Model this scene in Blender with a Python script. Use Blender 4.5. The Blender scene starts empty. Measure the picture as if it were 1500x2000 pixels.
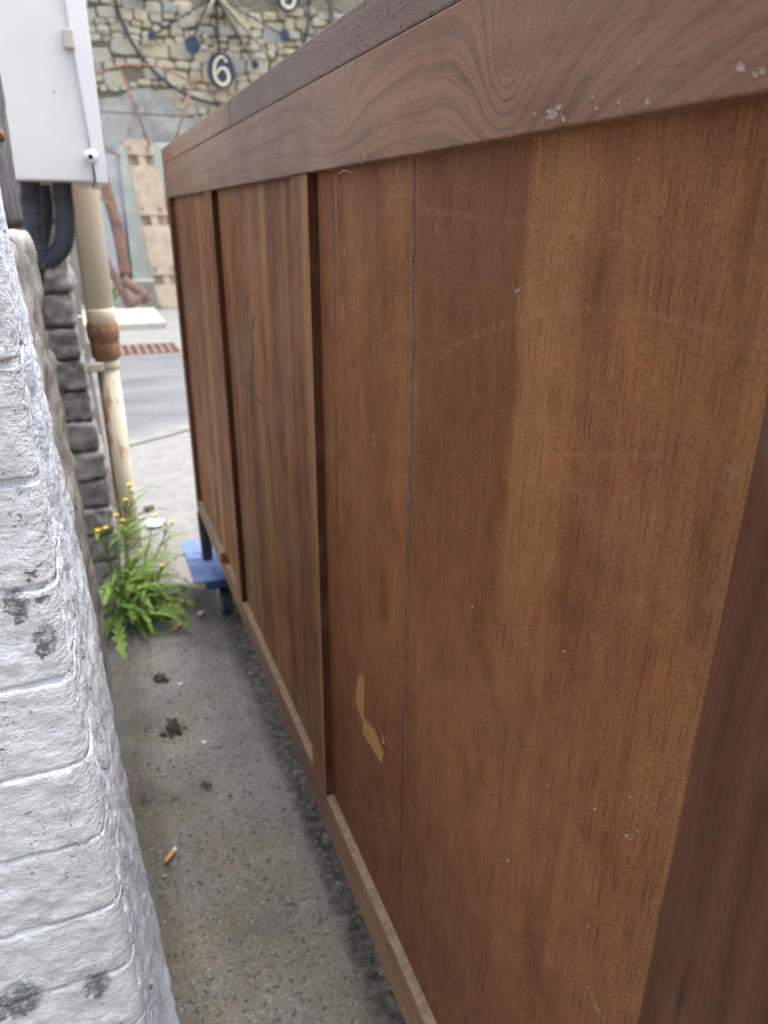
import bpy, bmesh, math, random
import numpy as np
from mathutils import Vector, Matrix, Euler
random.seed(7)
rng = np.random.default_rng(11)
SC = bpy.context.scene
COL = SC.collection
PI = math.pi

# ------------------------------------------------------------------ camera
CAMZ = 1.08
PIT, YAW, ROLL = math.radians(22.1), math.radians(21.67), math.radians(0.36)
def cam_axes():
    f = Vector((math.sin(YAW) * math.cos(PIT), math.cos(YAW) * math.cos(PIT), -math.sin(PIT)))
    r = Vector((math.cos(YAW), -math.sin(YAW), 0)); u = r.cross(f)
    r2 = math.cos(ROLL) * r + math.sin(ROLL) * u
    u2 = -math.sin(ROLL) * r + math.cos(ROLL) * u
    return r2, u2, f
_r, _u, _f = cam_axes()
cam = bpy.data.cameras.new('camera'); co = bpy.data.objects.new('camera', cam); COL.objects.link(co)
co.matrix_world = Matrix(((_r.x, _u.x, -_f.x, 0), (_r.y, _u.y, -_f.y, 0), (_r.z, _u.z, -_f.z, CAMZ), (0, 0, 0, 1)))
cam.sensor_fit = 'VERTICAL'; cam.sensor_height = 24.0; cam.lens = 24.0 * 1422.5 / 2000.0
cam.clip_start = 0.01; cam.clip_end = 500
cam.dof.use_dof = True; cam.dof.focus_distance = 0.45; cam.dof.aperture_fstop = 6.6
SC.camera = co
cy = SC.cycles; cy.max_bounces = 6; cy.diffuse_bounces = 4; cy.glossy_bounces = 2; cy.caustics_reflective = False; cy.caustics_refractive = False

# ------------------------------------------------------------------ sky, sun, exposure
SUN_EL, SUN_AZ = 76.0, 80.0          # overcast: high, from beyond the sideboard
w = bpy.data.worlds.new('World'); SC.world = w; w.use_nodes = True
nt = w.node_tree; nt.nodes.clear()
sky = nt.nodes.new('ShaderNodeTexSky'); sky.sky_type = 'NISHITA'; sky.sun_disc = False
sky.sun_elevation = math.radians(SUN_EL); sky.sun_rotation = math.radians(SUN_AZ)
sky.air_density = 1.0; sky.dust_density = 4.0; sky.ozone_density = 1.0
hs = nt.nodes.new('ShaderNodeHueSaturation'); hs.inputs['Saturation'].default_value = 0.42
bg = nt.nodes.new('ShaderNodeBackground'); bg.inputs['Strength'].default_value = 0.15
out = nt.nodes.new('ShaderNodeOutputWorld')
nt.links.new(sky.outputs[0], hs.inputs['Color']); nt.links.new(hs.outputs[0], bg.inputs['Color'])
nt.links.new(bg.outputs[0], out.inputs['Surface'])
sl = bpy.data.lights.new('sun', 'SUN'); sl.energy = 0.75; sl.angle = math.radians(40); sl.color = (1.0, 0.96, 0.9)
so = bpy.data.objects.new('sun', sl); COL.objects.link(so)
az = math.radians(SUN_AZ); el = math.radians(SUN_EL)
sdir = Vector((math.sin(az) * math.cos(el), math.cos(az) * math.cos(el), math.sin(el)))
so.rotation_euler = sdir.to_track_quat('Z', 'Y').to_euler()
so.location = (0, 0, 12)
SC.view_settings.view_transform = 'Standard'; SC.view_settings.look = 'None'
SC.view_settings.exposure = 1.85; SC.view_settings.gamma = 1.0

# ------------------------------------------------------------------ numpy noise
def _hash(i, j, k, seed):
    n = (i * 374761393 + j * 668265263 + k * 2147483647 + seed * 1274126177) & 0xFFFFFFFF
    n = ((n ^ (n >> 13)) * 1274126177) & 0xFFFFFFFF
    n = n ^ (n >> 16)
    return (n & 0xFFFF) / 65535.0
def vnoise(p, seed=0):
    p = np.asarray(p, float); f = np.floor(p); t = p - f; t = t * t * (3 - 2 * t)
    i = f.astype(np.int64); r = 0
    for a in (0, 1):
        for b in (0, 1):
            for c in (0, 1):
                h = _hash(i[:, 0] + a, i[:, 1] + b, i[:, 2] + c, seed)
                wgt = (t[:, 0] if a else 1 - t[:, 0]) * (t[:, 1] if b else 1 - t[:, 1]) * (t[:, 2] if c else 1 - t[:, 2])
                r = r + h * wgt
    return r * 2 - 1
def fbm(p, scale, octv=4, seed=0, gain=0.5):
    p = np.asarray(p, float); s = 0; a = 1.0; q = p * scale
    for o in range(octv):
        s = s + a * vnoise(q, seed + o * 17); a *= gain; q = q * 2.03 + 7.1
    return s

# ------------------------------------------------------------------ node helpers
class V:
    def __init__(s, sh, sock): s.sh = sh; s.k = sock
    def _b(s, op, o, rev=False):
        return s.sh.math(op, o, s) if rev else s.sh.math(op, s, o)
    def __add__(s, o): return s._b('ADD', o)
    __radd__ = __add__
    def __mul__(s, o): return s._b('MULTIPLY', o)
    __rmul__ = __mul__
    def __sub__(s, o): return s._b('SUBTRACT', o)
    def __rsub__(s, o): return s._b('SUBTRACT', o, True)
    def __truediv__(s, o): return s._b('DIVIDE', o)
    def __rtruediv__(s, o): return s._b('DIVIDE', o, True)
    def __pow__(s, o): return s._b('POWER', o)
class Sh:
    def __init__(s, name):
        s.m = bpy.data.materials.new(name); s.m.use_nodes = True; s.nt = s.m.node_tree; s.nt.nodes.clear()
        s.out = s.nt.nodes.new('ShaderNodeOutputMaterial'); s.b = s.nt.nodes.new('ShaderNodeBsdfPrincipled')
        s.nt.links.new(s.b.outputs[0], s.out.inputs['Surface'])
        g = s.nt.nodes.new('ShaderNodeNewGeometry'); sp = s.nt.nodes.new('ShaderNodeSeparateXYZ')
        s.nt.links.new(g.outputs['Position'], sp.inputs[0]); s.P = V(s, g.outputs['Position']); s.geo = g
        s.x, s.y, s.z = (V(s, sp.outputs[i]) for i in range(3))
        s._nrm = None
    def set(s, inp, v):
        if isinstance(v, V): s.nt.links.new(v.k, inp)
        elif isinstance(v, (tuple, list)): inp.default_value = tuple(v) + ((1.0,) if len(v) == 3 and len(inp.default_value) == 4 else ())
        else: inp.default_value = v
    def math(s, op, a, b=None, c=None, clamp=False):
        n = s.nt.nodes.new('ShaderNodeMath'); n.operation = op; n.use_clamp = clamp
        s.set(n.inputs[0], a)
        if b is not None: s.set(n.inputs[1], b)
        if c is not None: s.set(n.inputs[2], c)
        return V(s, n.outputs[0])
    def abs(s, a): return s.math('ABSOLUTE', a)
    def sin(s, a): return s.math('SINE', a)
    def mx(s, a, b): return s.math('MAXIMUM', a, b)
    def mn(s, a, b): return s.math('MINIMUM', a, b)
    def exp(s, a): return s.math('EXPONENT', a)
    def sqrt(s, a): return s.math('SQRT', a)
    def ss(s, v, a, b, lo=0.0, hi=1.0):
        n = s.nt.nodes.new('ShaderNodeMapRange'); n.interpolation_type = 'SMOOTHSTEP'
        if a > b: a, b, lo, hi = b, a, hi, lo
        s.set(n.inputs[0], v); n.inputs[1].default_value = a; n.inputs[2].default_value = b
        n.inputs[3].default_value = lo; n.inputs[4].default_value = hi
        return V(s, n.outputs[0])
    def vec(s, x, y, z):
        n = s.nt.nodes.new('ShaderNodeCombineXYZ')
        for i, q in enumerate((x, y, z)): s.set(n.inputs[i], q)
        return V(s, n.outputs[0])
    def noise(s, vec=None, scale=5.0, detail=3.0, rough=0.5, dist=0.0):
        n = s.nt.nodes.new('ShaderNodeTexNoise'); s.set(n.inputs['Vector'], vec or s.P)
        n.inputs['Scale'].default_value = scale; n.inputs['Detail'].default_value = detail
        n.inputs['Roughness'].default_value = rough; n.inputs['Distortion'].default_value = dist
        return V(s, n.outputs[0])
    def voro(s, vec=None, scale=5.0, feature='F1', out='Distance', rnd=1.0):
        n = s.nt.nodes.new('ShaderNodeTexVoronoi'); n.feature = feature; s.set(n.inputs['Vector'], vec or s.P)
        n.inputs['Scale'].default_value = scale; n.inputs['Randomness'].default_value = rnd
        return V(s, n.outputs[out])
    def rnd(s):
        n = s.nt.nodes.new('ShaderNodeObjectInfo'); return V(s, n.outputs['Random'])
    def mix(s, f, a, b, mode='MIX'):
        n = s.nt.nodes.new('ShaderNodeMix'); n.data_type = 'RGBA'; n.blend_type = mode
        s.set(n.inputs[0], f); s.set(n.inputs[6], a); s.set(n.inputs[7], b)
        return V(s, n.outputs[2])
    def ramp(s, f, stops):
        n = s.nt.nodes.new('ShaderNodeValToRGB'); s.set(n.inputs[0], f); e = n.color_ramp.elements
        while len(e) < len(stops): e.new(0.5)
        for i, (p, c) in enumerate(stops): e[i].position = p; e[i].color = tuple(c) + (1.0,)
        return V(s, n.outputs[0])
    def bump(s, h, strength=0.5, dist=0.002):
        n = s.nt.nodes.new('ShaderNodeBump'); n.inputs['Strength'].default_value = strength
        n.inputs['Distance'].default_value = dist; s.set(n.inputs['Height'], h)
        if s._nrm: s.nt.links.new(s._nrm.k, n.inputs['Normal'])
        s._nrm = V(s, n.outputs[0])
    def done(s, col, rough=0.6, spec=0.5, metal=0.0, **kw):
        s.set(s.b.inputs['Base Color'], col); s.set(s.b.inputs['Roughness'], rough)
        s.set(s.b.inputs['Specular IOR Level'], spec); s.set(s.b.inputs['Metallic'], metal)
        for k, v in kw.items(): s.set(s.b.inputs[k.replace('_', ' ')], v)
        if s._nrm: s.nt.links.new(s._nrm.k, s.b.inputs['Normal'])
        return s.m

# ------------------------------------------------------------------ object helpers
def origin_of(o):
    v = Vector((0, 0, 0))
    while o is not None: v += o.location; o = o.parent
    return v
def thing(name, loc, label, cat, group=None, kind=None):
    o = bpy.data.objects.new(name, None); COL.objects.link(o); o.location = loc; o.empty_display_size = 0.05
    tag(o, label, cat, group, kind); return o
def tag(o, label=None, cat=None, group=None, kind=None):
    if label: o['label'] = label
    if cat: o['category'] = cat
    if group: o['group'] = group
    if kind: o['kind'] = kind
    return o
def link_mesh(name, me, mat, parent=None, smooth=False):
    me.materials.clear(); me.materials.append(mat)
    if smooth: me.polygons.foreach_set('use_smooth', [True] * len(me.polygons))
    o = bpy.data.objects.new(name, me); COL.objects.link(o)
    if parent is not None:
        o.parent = parent; off = origin_of(parent)
    else:
        n = len(me.vertices); c = np.empty(n * 3); me.vertices.foreach_get('co', c); c = c.reshape(-1, 3)
        off = Vector((float((c[:, 0].min() + c[:, 0].max()) / 2), float((c[:, 1].min() + c[:, 1].max()) / 2), float(c[:, 2].min())))
        o.location = off
    me.transform(Matrix.Translation(-off)); me.update()
    return o
def pyobj(name, verts, faces, mat, parent=None, smooth=False):
    me = bpy.data.meshes.new(name); me.from_pydata([tuple(v) for v in verts], [], faces); me.validate()
    return link_mesh(name, me, mat, parent, smooth)
def bmobj(name, bm, mat, parent=None, smooth=False):
    me = bpy.data.meshes.new(name); bm.normal_update(); bm.to_mesh(me); bm.free()
    return link_mesh(name, me, mat, parent, smooth)
def add_box(bm, lo, hi, bevel=0.0, seg=2, M=None):
    r = bmesh.ops.create_cube(bm, size=1.0); vs = r['verts']
    for v in vs:
        v.co = Vector([(lo[i] + hi[i]) / 2 + v.co[i] * (hi[i] - lo[i]) for i in range(3)])
    if bevel:
        es = list({e for v in vs for e in v.link_edges})
        rr = bmesh.ops.bevel(bm, geom=es, offset=bevel, segments=seg, affect='EDGES', profile=0.5)
        vs = list({v for f in rr['faces'] for v in f.verts} | {v for v in vs if v.is_valid})
    if M is not None:
        bmesh.ops.transform(bm, matrix=M, verts=vs)
    return vs
def box(name, lo, hi, mat, parent=None, bevel=0.0, seg=2, M=None):
    bm = bmesh.new(); add_box(bm, lo, hi, bevel, seg, M); return bmobj(name, bm, mat, parent)
def frames(pts):
    pts = [Vector(p) for p in pts]; T = []
    for i in range(len(pts)):
        a = pts[max(0, i - 1)]; b = pts[min(len(pts) - 1, i + 1)]; T.append((b - a).normalized())
    up = Vector((0, 0, 1)) if abs(T[0].z) < 0.9 else Vector((1, 0, 0))
    n = T[0].cross(up).normalized(); out = []
    for i, t in enumerate(T):
        n = (n - t * n.dot(t)).normalized(); out.append((pts[i], t, n, t.cross(n)))
    return out
def add_tube(bm, pts, rad, seg=10, cap=True, flat=1.0):
    fr = frames(pts); R = rad if hasattr(rad, '__len__') else [rad] * len(pts); rings = []
    for (p, t, n, b), r in zip(fr, R):
        rings.append([bm.verts.new(p + n * (math.cos(2 * PI * k / seg) * r) + b * (math.sin(2 * PI * k / seg) * r * flat)) for k in range(seg)])
    for a, c in zip(rings, rings[1:]):
        for k in range(seg): bm.faces.new((a[k], a[(k + 1) % seg], c[(k + 1) % seg], c[k]))
    if cap:
        bm.faces.new(list(reversed(rings[0]))); bm.faces.new(rings[-1])
    return rings
def tube(name, pts, rad, mat, parent=None, seg=10, smooth=True, flat=1.0):
    bm = bmesh.new(); add_tube(bm, pts, rad, seg, True, flat); bmesh.ops.recalc_face_normals(bm, faces=bm.faces)
    return bmobj(name, bm, mat, parent, smooth)
def lathe(name, prof, c, mat, parent=None, seg=28, smooth=True, axis='Z', wob=0.0):
    bm = bmesh.new(); rings = []
    for r, h in prof:
        ring = []
        for k in range(seg):
            a = 2 * PI * k / seg; rr = r * (1 + wob * math.sin(3 * a + h * 31) )
            p = (math.cos(a) * rr, math.sin(a) * rr, h)
            if axis == 'X': p = (p[2], p[0], p[1])
            if axis == 'Y': p = (p[0], p[2], p[1])
            ring.append(bm.verts.new((c[0] + p[0], c[1] + p[1], c[2] + p[2])))
        rings.append(ring)
    for a, b in zip(rings, rings[1:]):
        for k in range(seg): bm.faces.new((a[k], a[(k + 1) % seg], b[(k + 1) % seg], b[k]))
    bm.faces.new(list(reversed(rings[0]))); bm.faces.new(rings[-1])
    bmesh.ops.recalc_face_normals(bm, faces=bm.faces)
    return bmobj(name, bm, mat, parent, smooth)
def catmull(P, n=8):
    P = [Vector(p) for p in P]; Q = [P[0] * 2 - P[1]] + P + [P[-1] * 2 - P[-2]]; out = []
    for i in range(1, len(Q) - 2):
        for k in range(n):
            t = k / n; a, b, c, d = Q[i - 1], Q[i], Q[i + 1], Q[i + 2]
            out.append(0.5 * ((2 * b) + (c - a) * t + (2 * a - 5 * b + 4 * c - d) * t * t + (3 * b - a - 3 * c + d) * t ** 3))
    out.append(P[-1]); return out
def rough_box(name, lo, hi, mat, parent, step=0.006, amp=0.002, scale=60, rnd=0.006, warp=None, seed=3, low=0.0, lscale=9):
    """box whose faces are gridded, corners rounded and surface roughened by noise in world space"""
    lo = np.array(lo, float); hi = np.array(hi, float); st = np.array(step if hasattr(step, '__len__') else (step,) * 3)
    n = np.maximum(1, np.ceil((hi - lo) / st)).astype(int)
    key = {}; V_ = []; F_ = []
    def vid(i, j, k):
        t = (i, j, k)
        if t not in key: key[t] = len(V_); V_.append(t)
        return key[t]
    for ax in range(3):
        a, b = (ax + 1) % 3, (ax + 2) % 3
        for side in (0, n[ax]):
            for i in range(n[a]):
                for j in range(n[b]):
                    q = []
                    for di, dj in ((0, 0), (1, 0), (1, 1), (0, 1)):
                        c = [0, 0, 0]; c[ax] = side; c[a] = i + di; c[b] = j + dj; q.append(vid(*c))
                    F_.append(q if side else q[::-1])
    idx = np.array(V_, float); p = lo + (hi - lo) * idx / n
    inn = np.clip(p, lo + rnd, hi - rnd); d = p - inn; L = np.linalg.norm(d, axis=1, keepdims=True)
    nr = d / np.maximum(L, 1e-9); p = inn + nr * rnd
    dsp = amp * fbm(p, scale, 4, seed) + (low * fbm(p, lscale, 2, seed + 5) if low else 0)
    p = p + nr * np.asarray(dsp)[:, None]
    if warp is not None: p = warp(p)
    return pyobj(name, p, F_, mat, parent, True)
def copy_tree(o, parent=None):
    c = o.copy(); COL.objects.link(c); c.parent = parent
    for ch in [q for q in bpy.data.objects if q.parent == o]: copy_tree(ch, c)
    return c
# a point of the photograph carried onto a plane of the place (used for small marks on known surfaces)
def _ray(px, py):
    return _r * ((px - 750) / 1422.5) - _u * ((py - 1000) / 1422.5) + _f
def onX(px, py, X): d = _ray(px, py); return Vector((0, 0, CAMZ)) + d * (X / d.x)
def onY(px, py, Y): d = _ray(px, py); return Vector((0, 0, CAMZ)) + d * (Y / d.y)
def onZ(px, py, Z=0.0): d = _ray(px, py); return Vector((0, 0, CAMZ)) + d * ((Z - CAMZ) / d.z)

# ------------------------------------------------------------------ materials
def simple(name, col, rough=0.6, spec=0.4, metal=0.0, var=0.15, scale=40, bump=0.0, bd=0.001):
    s = Sh(name); n = s.noise(None, scale, 4, 0.6); k = s.ss(n, 0.3, 0.7)
    c = s.mix(k, tuple(q * (1 - var) for q in col), tuple(min(1, q * (1 + var)) for q in col))
    if bump: s.bump(s.noise(None, scale * 4, 3, 0.6), bump, bd)
    return s.done(c, rough, spec, metal)

def line_mask(s, u, v, a, b, wid):
    """soft mask round the segment a-b in (u, v)"""
    dx, dy = b[0] - a[0], b[1] - a[1]; L2 = dx * dx + dy * dy
    t = s.math('MULTIPLY_ADD', u - a[0], dx / L2, (v - a[1]) * (dy / L2), clamp=True)
    du = u - a[0] - t * dx; dv = v - a[1] - t * dy
    return s.ss(s.sqrt(du * du + dv * dv), wid, 0.0)
def arc_mask(s, u, v, c, r, wid, ul=None, vl=None):
    du = u - c[0]; dv = v - c[1]
    m = s.ss(s.abs(s.sqrt(du * du + dv * dv) - r), wid, 0.0)
    if ul: m = m * s.ss(u, ul[0], ul[0] + .01) * s.ss(u, ul[1] + .01, ul[1])
    if vl: m = m * s.ss(v, vl[0], vl[0] + .01) * s.ss(v, vl[1] + .01, vl[1])
    return m

ORANGE = (0.420, 0.168, 0.060); REDB = (0.205, 0.076, 0.034); DARKW = (0.045, 0.016, 0.008)
def panel_wood(name, big):
    s = Sh(name); y, z = s.y, s.z
    wob = s.noise(s.vec(y * 3, 0.0, z * 1.4), 1.0, 1, 0.5)
    u = y + (wob - 0.5) * 0.02
    fine = s.noise(s.vec(u * 1300, s.x * 60, z * 30), 1.0, 3, 0.6)
    fine2 = s.noise(s.vec(u * 460, s.x * 60, z * 5), 1.0, 3, 0.6)
    fuzz = s.noise(s.vec(u * 900, s.x * 60, z * 420), 1.0, 2, 0.6)
    mid = s.noise(s.vec(u * (30 if big else 15), 3.0, z * 0.55), 1.0, 3, 0.6)
    wide = s.noise(s.vec(y * 7, 8.0, z * 2.6), 1.0, 3, 0.6)
    blot = s.noise(s.vec(y * 22, 5.0, z * 13), 1.0, 5, 0.7)
    red = s.ss(mid * 0.5 + wide * 0.45 + blot * 0.3, 0.46, 0.82)
    if big:
        edge = y + (s.noise(s.vec(0.0, 2.0, z * 5), 1.0, 2) - 0.5) * 0.010 - (1.05 - z) * 0.006
        band = s.ss(edge, 0.368, 0.378) * s.ss(y, 0.565, 0.50)
        band = band * s.ss(z, 0.62, 0.95, 0.35, 1.0)
        low = s.ss(z + (wide - .5) * .6, 0.80, 0.42)  # redder veneer towards the bottom, deepened to paint the dimmer light there
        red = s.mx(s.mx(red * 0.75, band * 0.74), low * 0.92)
        strip = s.ss(edge, .372, .366) * s.ss(y, .300, .350) * s.ss(z, .70, .95)
        worn = s.mx(strip * .42, s.ss(y + (wide - .5) * .03, .225, .192) * .5)
    col = s.mix(red, ORANGE, REDB)
    if big: col = s.mix(worn, col, (0.54, 0.255, 0.098))
    col = s.mix(s.ss(blot, 0.48, 0.74) * 0.46, col, (0.120, 0.046, 0.020))
    col = s.mix(s.ss(blot, 0.46, 0.24) * 0.34, col, (0.45, 0.205, 0.070))
    col = s.mix(s.ss(fine, 0.47, 0.68) * 0.58, col, DARKW)
    col = s.mix(s.ss(fine2, 0.50, 0.74) * 0.20, col, DARKW)
    col = s.mix(s.ss(fine2, 0.48, 0.30) * 0.25, col, (0.50, 0.25, 0.10))
    col = s.mix(s.ss(fuzz, 0.42, 0.68) * 0.42, col, DARKW)
    if big:
        br = s.ss(s.noise(None, 90, 2, 0.6), 0.40, 0.60); sc = 0.0
        marks = [arc_mask(s, y, z, (0.548, 1.008), 0.088, 0.004, (0.47, 0.64), (1.02, 1.2)),
                 arc_mask(s, y, z, (0.543, 0.925), 0.073, 0.003, (0.49, 0.64), (0.95, 1.2)),
                 arc_mask(s, y, z, (0.264, 0.60), 0.44, 0.003, (0.2, 0.49), (0.9, 1.06)),
                 line_mask(s, y, z, (0.527, 1.085), (0.285, 1.072), 0.003),
                 line_mask(s, y, z, (0.495, 0.985), (0.317, 1.043), 0.003),
                 line_mask(s, y, z, (0.36, 0.948), (0.248, 0.980), 0.003),
                 line_mask(s, y, z, (0.38, 0.927), (0.263, 0.953), 0.0025),
                 line_mask(s, y, z, (0.485, 0.574), (0.453, 0.500), 0.002),
                 line_mask(s, y, z, (0.517, 0.637), (0.475, 0.532), 0.002)]
        for m in marks: sc = s.mx(m, sc)
        rub = s.ss(s.noise(s.vec(y * 30, 0.0, z * 30), 1.0, 4, 0.7), 0.58, 0.74) * 0.34
        col = s.mix(s.mx(sc * br * 0.24, rub), col, (0.42, 0.25, 0.135))
    else:
        col = s.mix(s.ss(mid, 0.52, 0.30) * 0.6, col, (0.50, 0.27, 0.115))
        col = s.mix(s.ss(mid, 0.55, 0.70) * 0.35, col, (0.17, 0.085, 0.045))
    # grey-brown dust film in patches
    dust = s.ss(s.noise(s.vec(y * 5, 1.0, z * 5), 1.0, 4, 0.65), 0.44, 0.72)
    col = s.mix(dust * (0.07 if big else 0.34), col, (0.33, 0.26, 0.20))
    s.bump(fine, 0.35, 0.0006)
    return s.done(col, s.ss(blot, 0.3, 0.7, 0.45, 0.6), 0.18)

def rail_wood(name, knots, tint=1.0, zoff=0.0):
    """flat-sawn teak: grain runs along Y and swells round knots"""
    s = Sh(name); y, z = s.y, s.z
    n1 = s.noise(s.vec(y * 5, 2.0, z * 9), 1.0, 3, 0.5)
    f = z * 300 + y * 6 + (n1 - 0.5) * 5
    near = 0.0
    for (ky, kz, sy, sz, amp) in knots:
        dy = (y - ky) / sy; dz = (z - kz) / sz
        r2 = dy * dy + dz * dz
        e = s.exp(s.sqrt(r2 + 0.01) * -1.0)
        f = f + e * amp
        near = s.mx(near, s.ss(r2, 0.035, 0.0))
    f = f + (s.noise(s.vec(y * 40, 0.0, z * 120), 1.0, 3, 0.6) - 0.5) * 2.2 + (s.noise(s.vec(y * 15, 4.0, z * 34), 1.0, 2, 0.5) - 0.5) * 4.0 + s.mx(0.33 - y, 0.0) * -190
    ring = s.sin(f) * 0.5 + 0.5
    ring2 = s.sin(f * 2.63 + 1.0) * 0.5 + 0.5
    pore = s.noise(s.vec(y * 60, s.x * 60, z * 900), 1.0, 3, 0.65)
    wide = s.noise(s.vec(y * 4, 6.0, z * 10), 1.0, 4, 0.6)
    a = (0.335 * tint, 0.168 * tint, 0.094 * tint); b = (0.215 * tint, 0.096 * tint, 0.055 * tint)
    col = s.mix(s.ss(wide, 0.35, 0.65), a, b)
    amp_ = s.ss(s.noise(s.vec(y * 9, 2.0, z * 22), 1.0, 2, .5), .35, .65, .12, .42)
    col = s.mix(s.ss(ring, 0.45, 0.98) * amp_, col, (0.066, 0.033, 0.024))
    col = s.mix(s.ss(ring2, 0.7, 1.0) * 0.22, col, (0.05, 0.028, 0.022))
    col = s.mix(s.ss(pore, 0.51, 0.70) * 0.40, col, (0.055, 0.03, 0.022))
    col = s.mix(near * 0.7, col, (0.21, 0.10, 0.05))
    dust = s.ss(s.noise(None, 16, 5, 0.65), 0.42, 0.70)
    col = s.mix(dust * 0.20, col, (0.36, 0.295, 0.24))
    s.bump(pore * 0.5 + ring * 0.25, 0.22, 0.0006)
    return s.done(col, s.ss(dust, 0.0, 1.0, 0.42, 0.55), 0.38)

M = {}
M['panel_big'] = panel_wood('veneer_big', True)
M['panel'] = panel_wood('veneer', False)
_k1 = onX(1003, 92, .22); _k2 = onX(655, 178, .22)
M['rail'] = rail_wood('teak_rail', [(_k1.y, _k1.z, .020, .030, 48), (_k2.y, _k2.z, .034, .022, 36), (.19, 1.16, .06, .03, 16)])
M['lowrail'] = rail_wood('teak_low_rail', [(.55, .31, .03, .02, 10)], 1.05)
def edge_wood():
    s = Sh('teak_edge'); y, z = s.y, s.z
    pore = s.noise(s.vec(y * 130, 1.0, (z + y * .012) * 520), 1.0, 3, 0.6)
    st = s.noise(s.vec(y * 3, 1.0, z * 260), 1.0, 3, 0.6)
    col = s.mix(st, (0.13, 0.08, 0.062), (0.30, 0.20, 0.155))
    p = s.ss(pore, 0.56, 0.66)
    col = s.mix(p * 0.75, col, (0.028, 0.018, 0.015))
    col = s.mix(s.ss(s.noise(None, 22, 4, .6), .5, .75) * .35, col, (0.32, 0.28, 0.25))
    s.bump(s.ss(pore, 0.5, 0.62, 1, 0) * 1.0 + st * 0.6, 0.55, 0.0012)
    return s.done(col, 0.55, 0.45)
M['edge'] = edge_wood()
def stile_wood(name, tint):
    s = Sh(name); y, z = s.y, s.z
    u = y + (s.noise(s.vec(y * 4, 1.0, z * 3), 1.0, 2) - .5) * .03
    st = s.noise(s.vec(u * 90, 1.0, z * 3.2), 1.0, 4, 0.6)
    fine = s.noise(s.vec(u * 700, 1.0, z * 26), 1.0, 3, 0.6)
    col = s.mix(s.ss(st, .3, .7), tuple(q * tint for q in (0.205, 0.085, 0.044)), tuple(q * tint for q in (0.118, 0.049, 0.028)))
    dk = s.ss(s.noise(s.vec(u * 70, 4.0, z * 7), 1.0, 3, .55), .60, .74)
    col = s.mix(dk * .85, col, (0.028, 0.016, 0.013))
    col = s.mix(s.ss(fine, .52, .7) * .4, col, (0.045, 0.024, 0.018))
    col = s.mix(s.ss(s.noise(None, 14, 4, .6), .5, .75) * .2, col, (0.26, 0.19, 0.15))
    s.bump(fine, .25, .0006)
    return s.done(col, .5, .16)
M['stile'] = stile_wood('teak_stile', .78)
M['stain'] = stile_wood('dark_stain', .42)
M['carcass'] = stile_wood('teak_carcass', 1.1)
M['leg'] = simple('dark_leg_lacquer', (0.030, 0.022, 0.022), 0.38, 0.5, 0, .3, 30)
M['filler'] = simple('grey_joint_filler', (0.17, 0.125, 0.105), 0.8, 0.2, 0, .35, 60)
def chipmat():
    s = Sh('bare_wood_chip'); n = s.noise(s.vec(s.y * 900, 0.0, s.z * 40), 1.0, 3, .6)
    col = s.mix(s.ss(n, .35, .68), (0.56, 0.31, 0.14), (0.34, 0.165, 0.065)); s.bump(n, .6, .0008)
    return s.done(col, .8, .15)
M['chip'] = chipmat()
M['fleck'] = simple('white_paint_fleck', (0.40, 0.32, 0.26), 0.8, 0.2, 0, .2, 300)
M['pencil'] = simple('pencil_graphite', (0.055, 0.042, 0.038), 0.5, 0.4, 0, .3, 300)
M['ledge'] = simple('dusty_wood', (0.30, 0.225, 0.165), 0.85, 0.2, 0, .25, 90, .3, .001)

def paint_mat():
    s = Sh('white_masonry_paint'); P = s.P
    big = s.noise(None, 6, 4, 0.6); med = s.noise(None, 34, 4, .6); f = s.noise(None, 150, 4, .62)
    col = s.mix(s.ss(big, .35, .65), (0.74, 0.82, 0.92), (0.67, 0.75, 0.86))  # bluer base: skylight on the side face put into the colour
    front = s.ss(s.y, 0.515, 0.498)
    col = s.mix(front * .75, col, s.mix(med, (0.76, 0.775, 0.785), (0.62, 0.635, 0.64)))  # front greyer than the side, its dimmer light put into the colour
    # grime: soft grey-green film, stronger on the weathered front, partly painting its dimmer light
    gr = s.ss(med * .5 + big * .3 + f * .2, .46, .60)
    col = s.mix(gr * (0.05 + front * 0.32), col, (0.40, 0.41, 0.385))
    # pits where the paint has come off
    v = s.noise(None, 150, 3, .6); v2 = s.noise(None, 330, 2, .55)
    pit = s.ss(v, .66, .71) * s.ss(med, .46, .60)
    pit2 = s.ss(v2, .62, .68) * s.ss(s.noise(None, 21, 3, .5), .46, .58)
    side = 1.0 - front
    pit = s.mx(pit, side * s.ss(s.noise(None, 190, 3, .6), .60, .66) * s.ss(s.noise(None, 34, 3, .5), .40, .54))
    pm = s.mx(pit, pit2 * .8)
    col = s.mix(pm * .85, col, (0.085, 0.08, 0.085))
    chips = 0.0
    for (px, py, r) in ((88, 1250, .0105), (92, 1262, .008), (30, 1180, .010), (36, 1200, .008), (82, 1175, .006), (62, 1120, .005), (40, 1955, .02), (190, 1925, .013), (10, 1965, .016)):
        c = onY(px, py, .5)
        dx = (s.x - c.x) + (f - .5) * .022; dz = (s.z - c.z) * .8 + (v - .5) * .022; dy = s.y - c.y
        chips = s.mx(chips, s.ss(s.sqrt(dx * dx + dz * dz + dy * dy * .3), r, r * .55))
    col = s.mix(chips * s.ss(f, .35, .55, .35, .9), col, (0.13, 0.12, 0.125))
    s.bump(f, .8, .0028); s.bump(v2, .7, .0012); s.bump(s.noise(s.vec(s.x * .25, s.y, s.z), 110, 4, .65), .8, .0022); s.bump(1.0 - s.mx(pm, chips), .6, .0015)
    return s.done(col, .9, .12)
M['paint'] = paint_mat()
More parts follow.
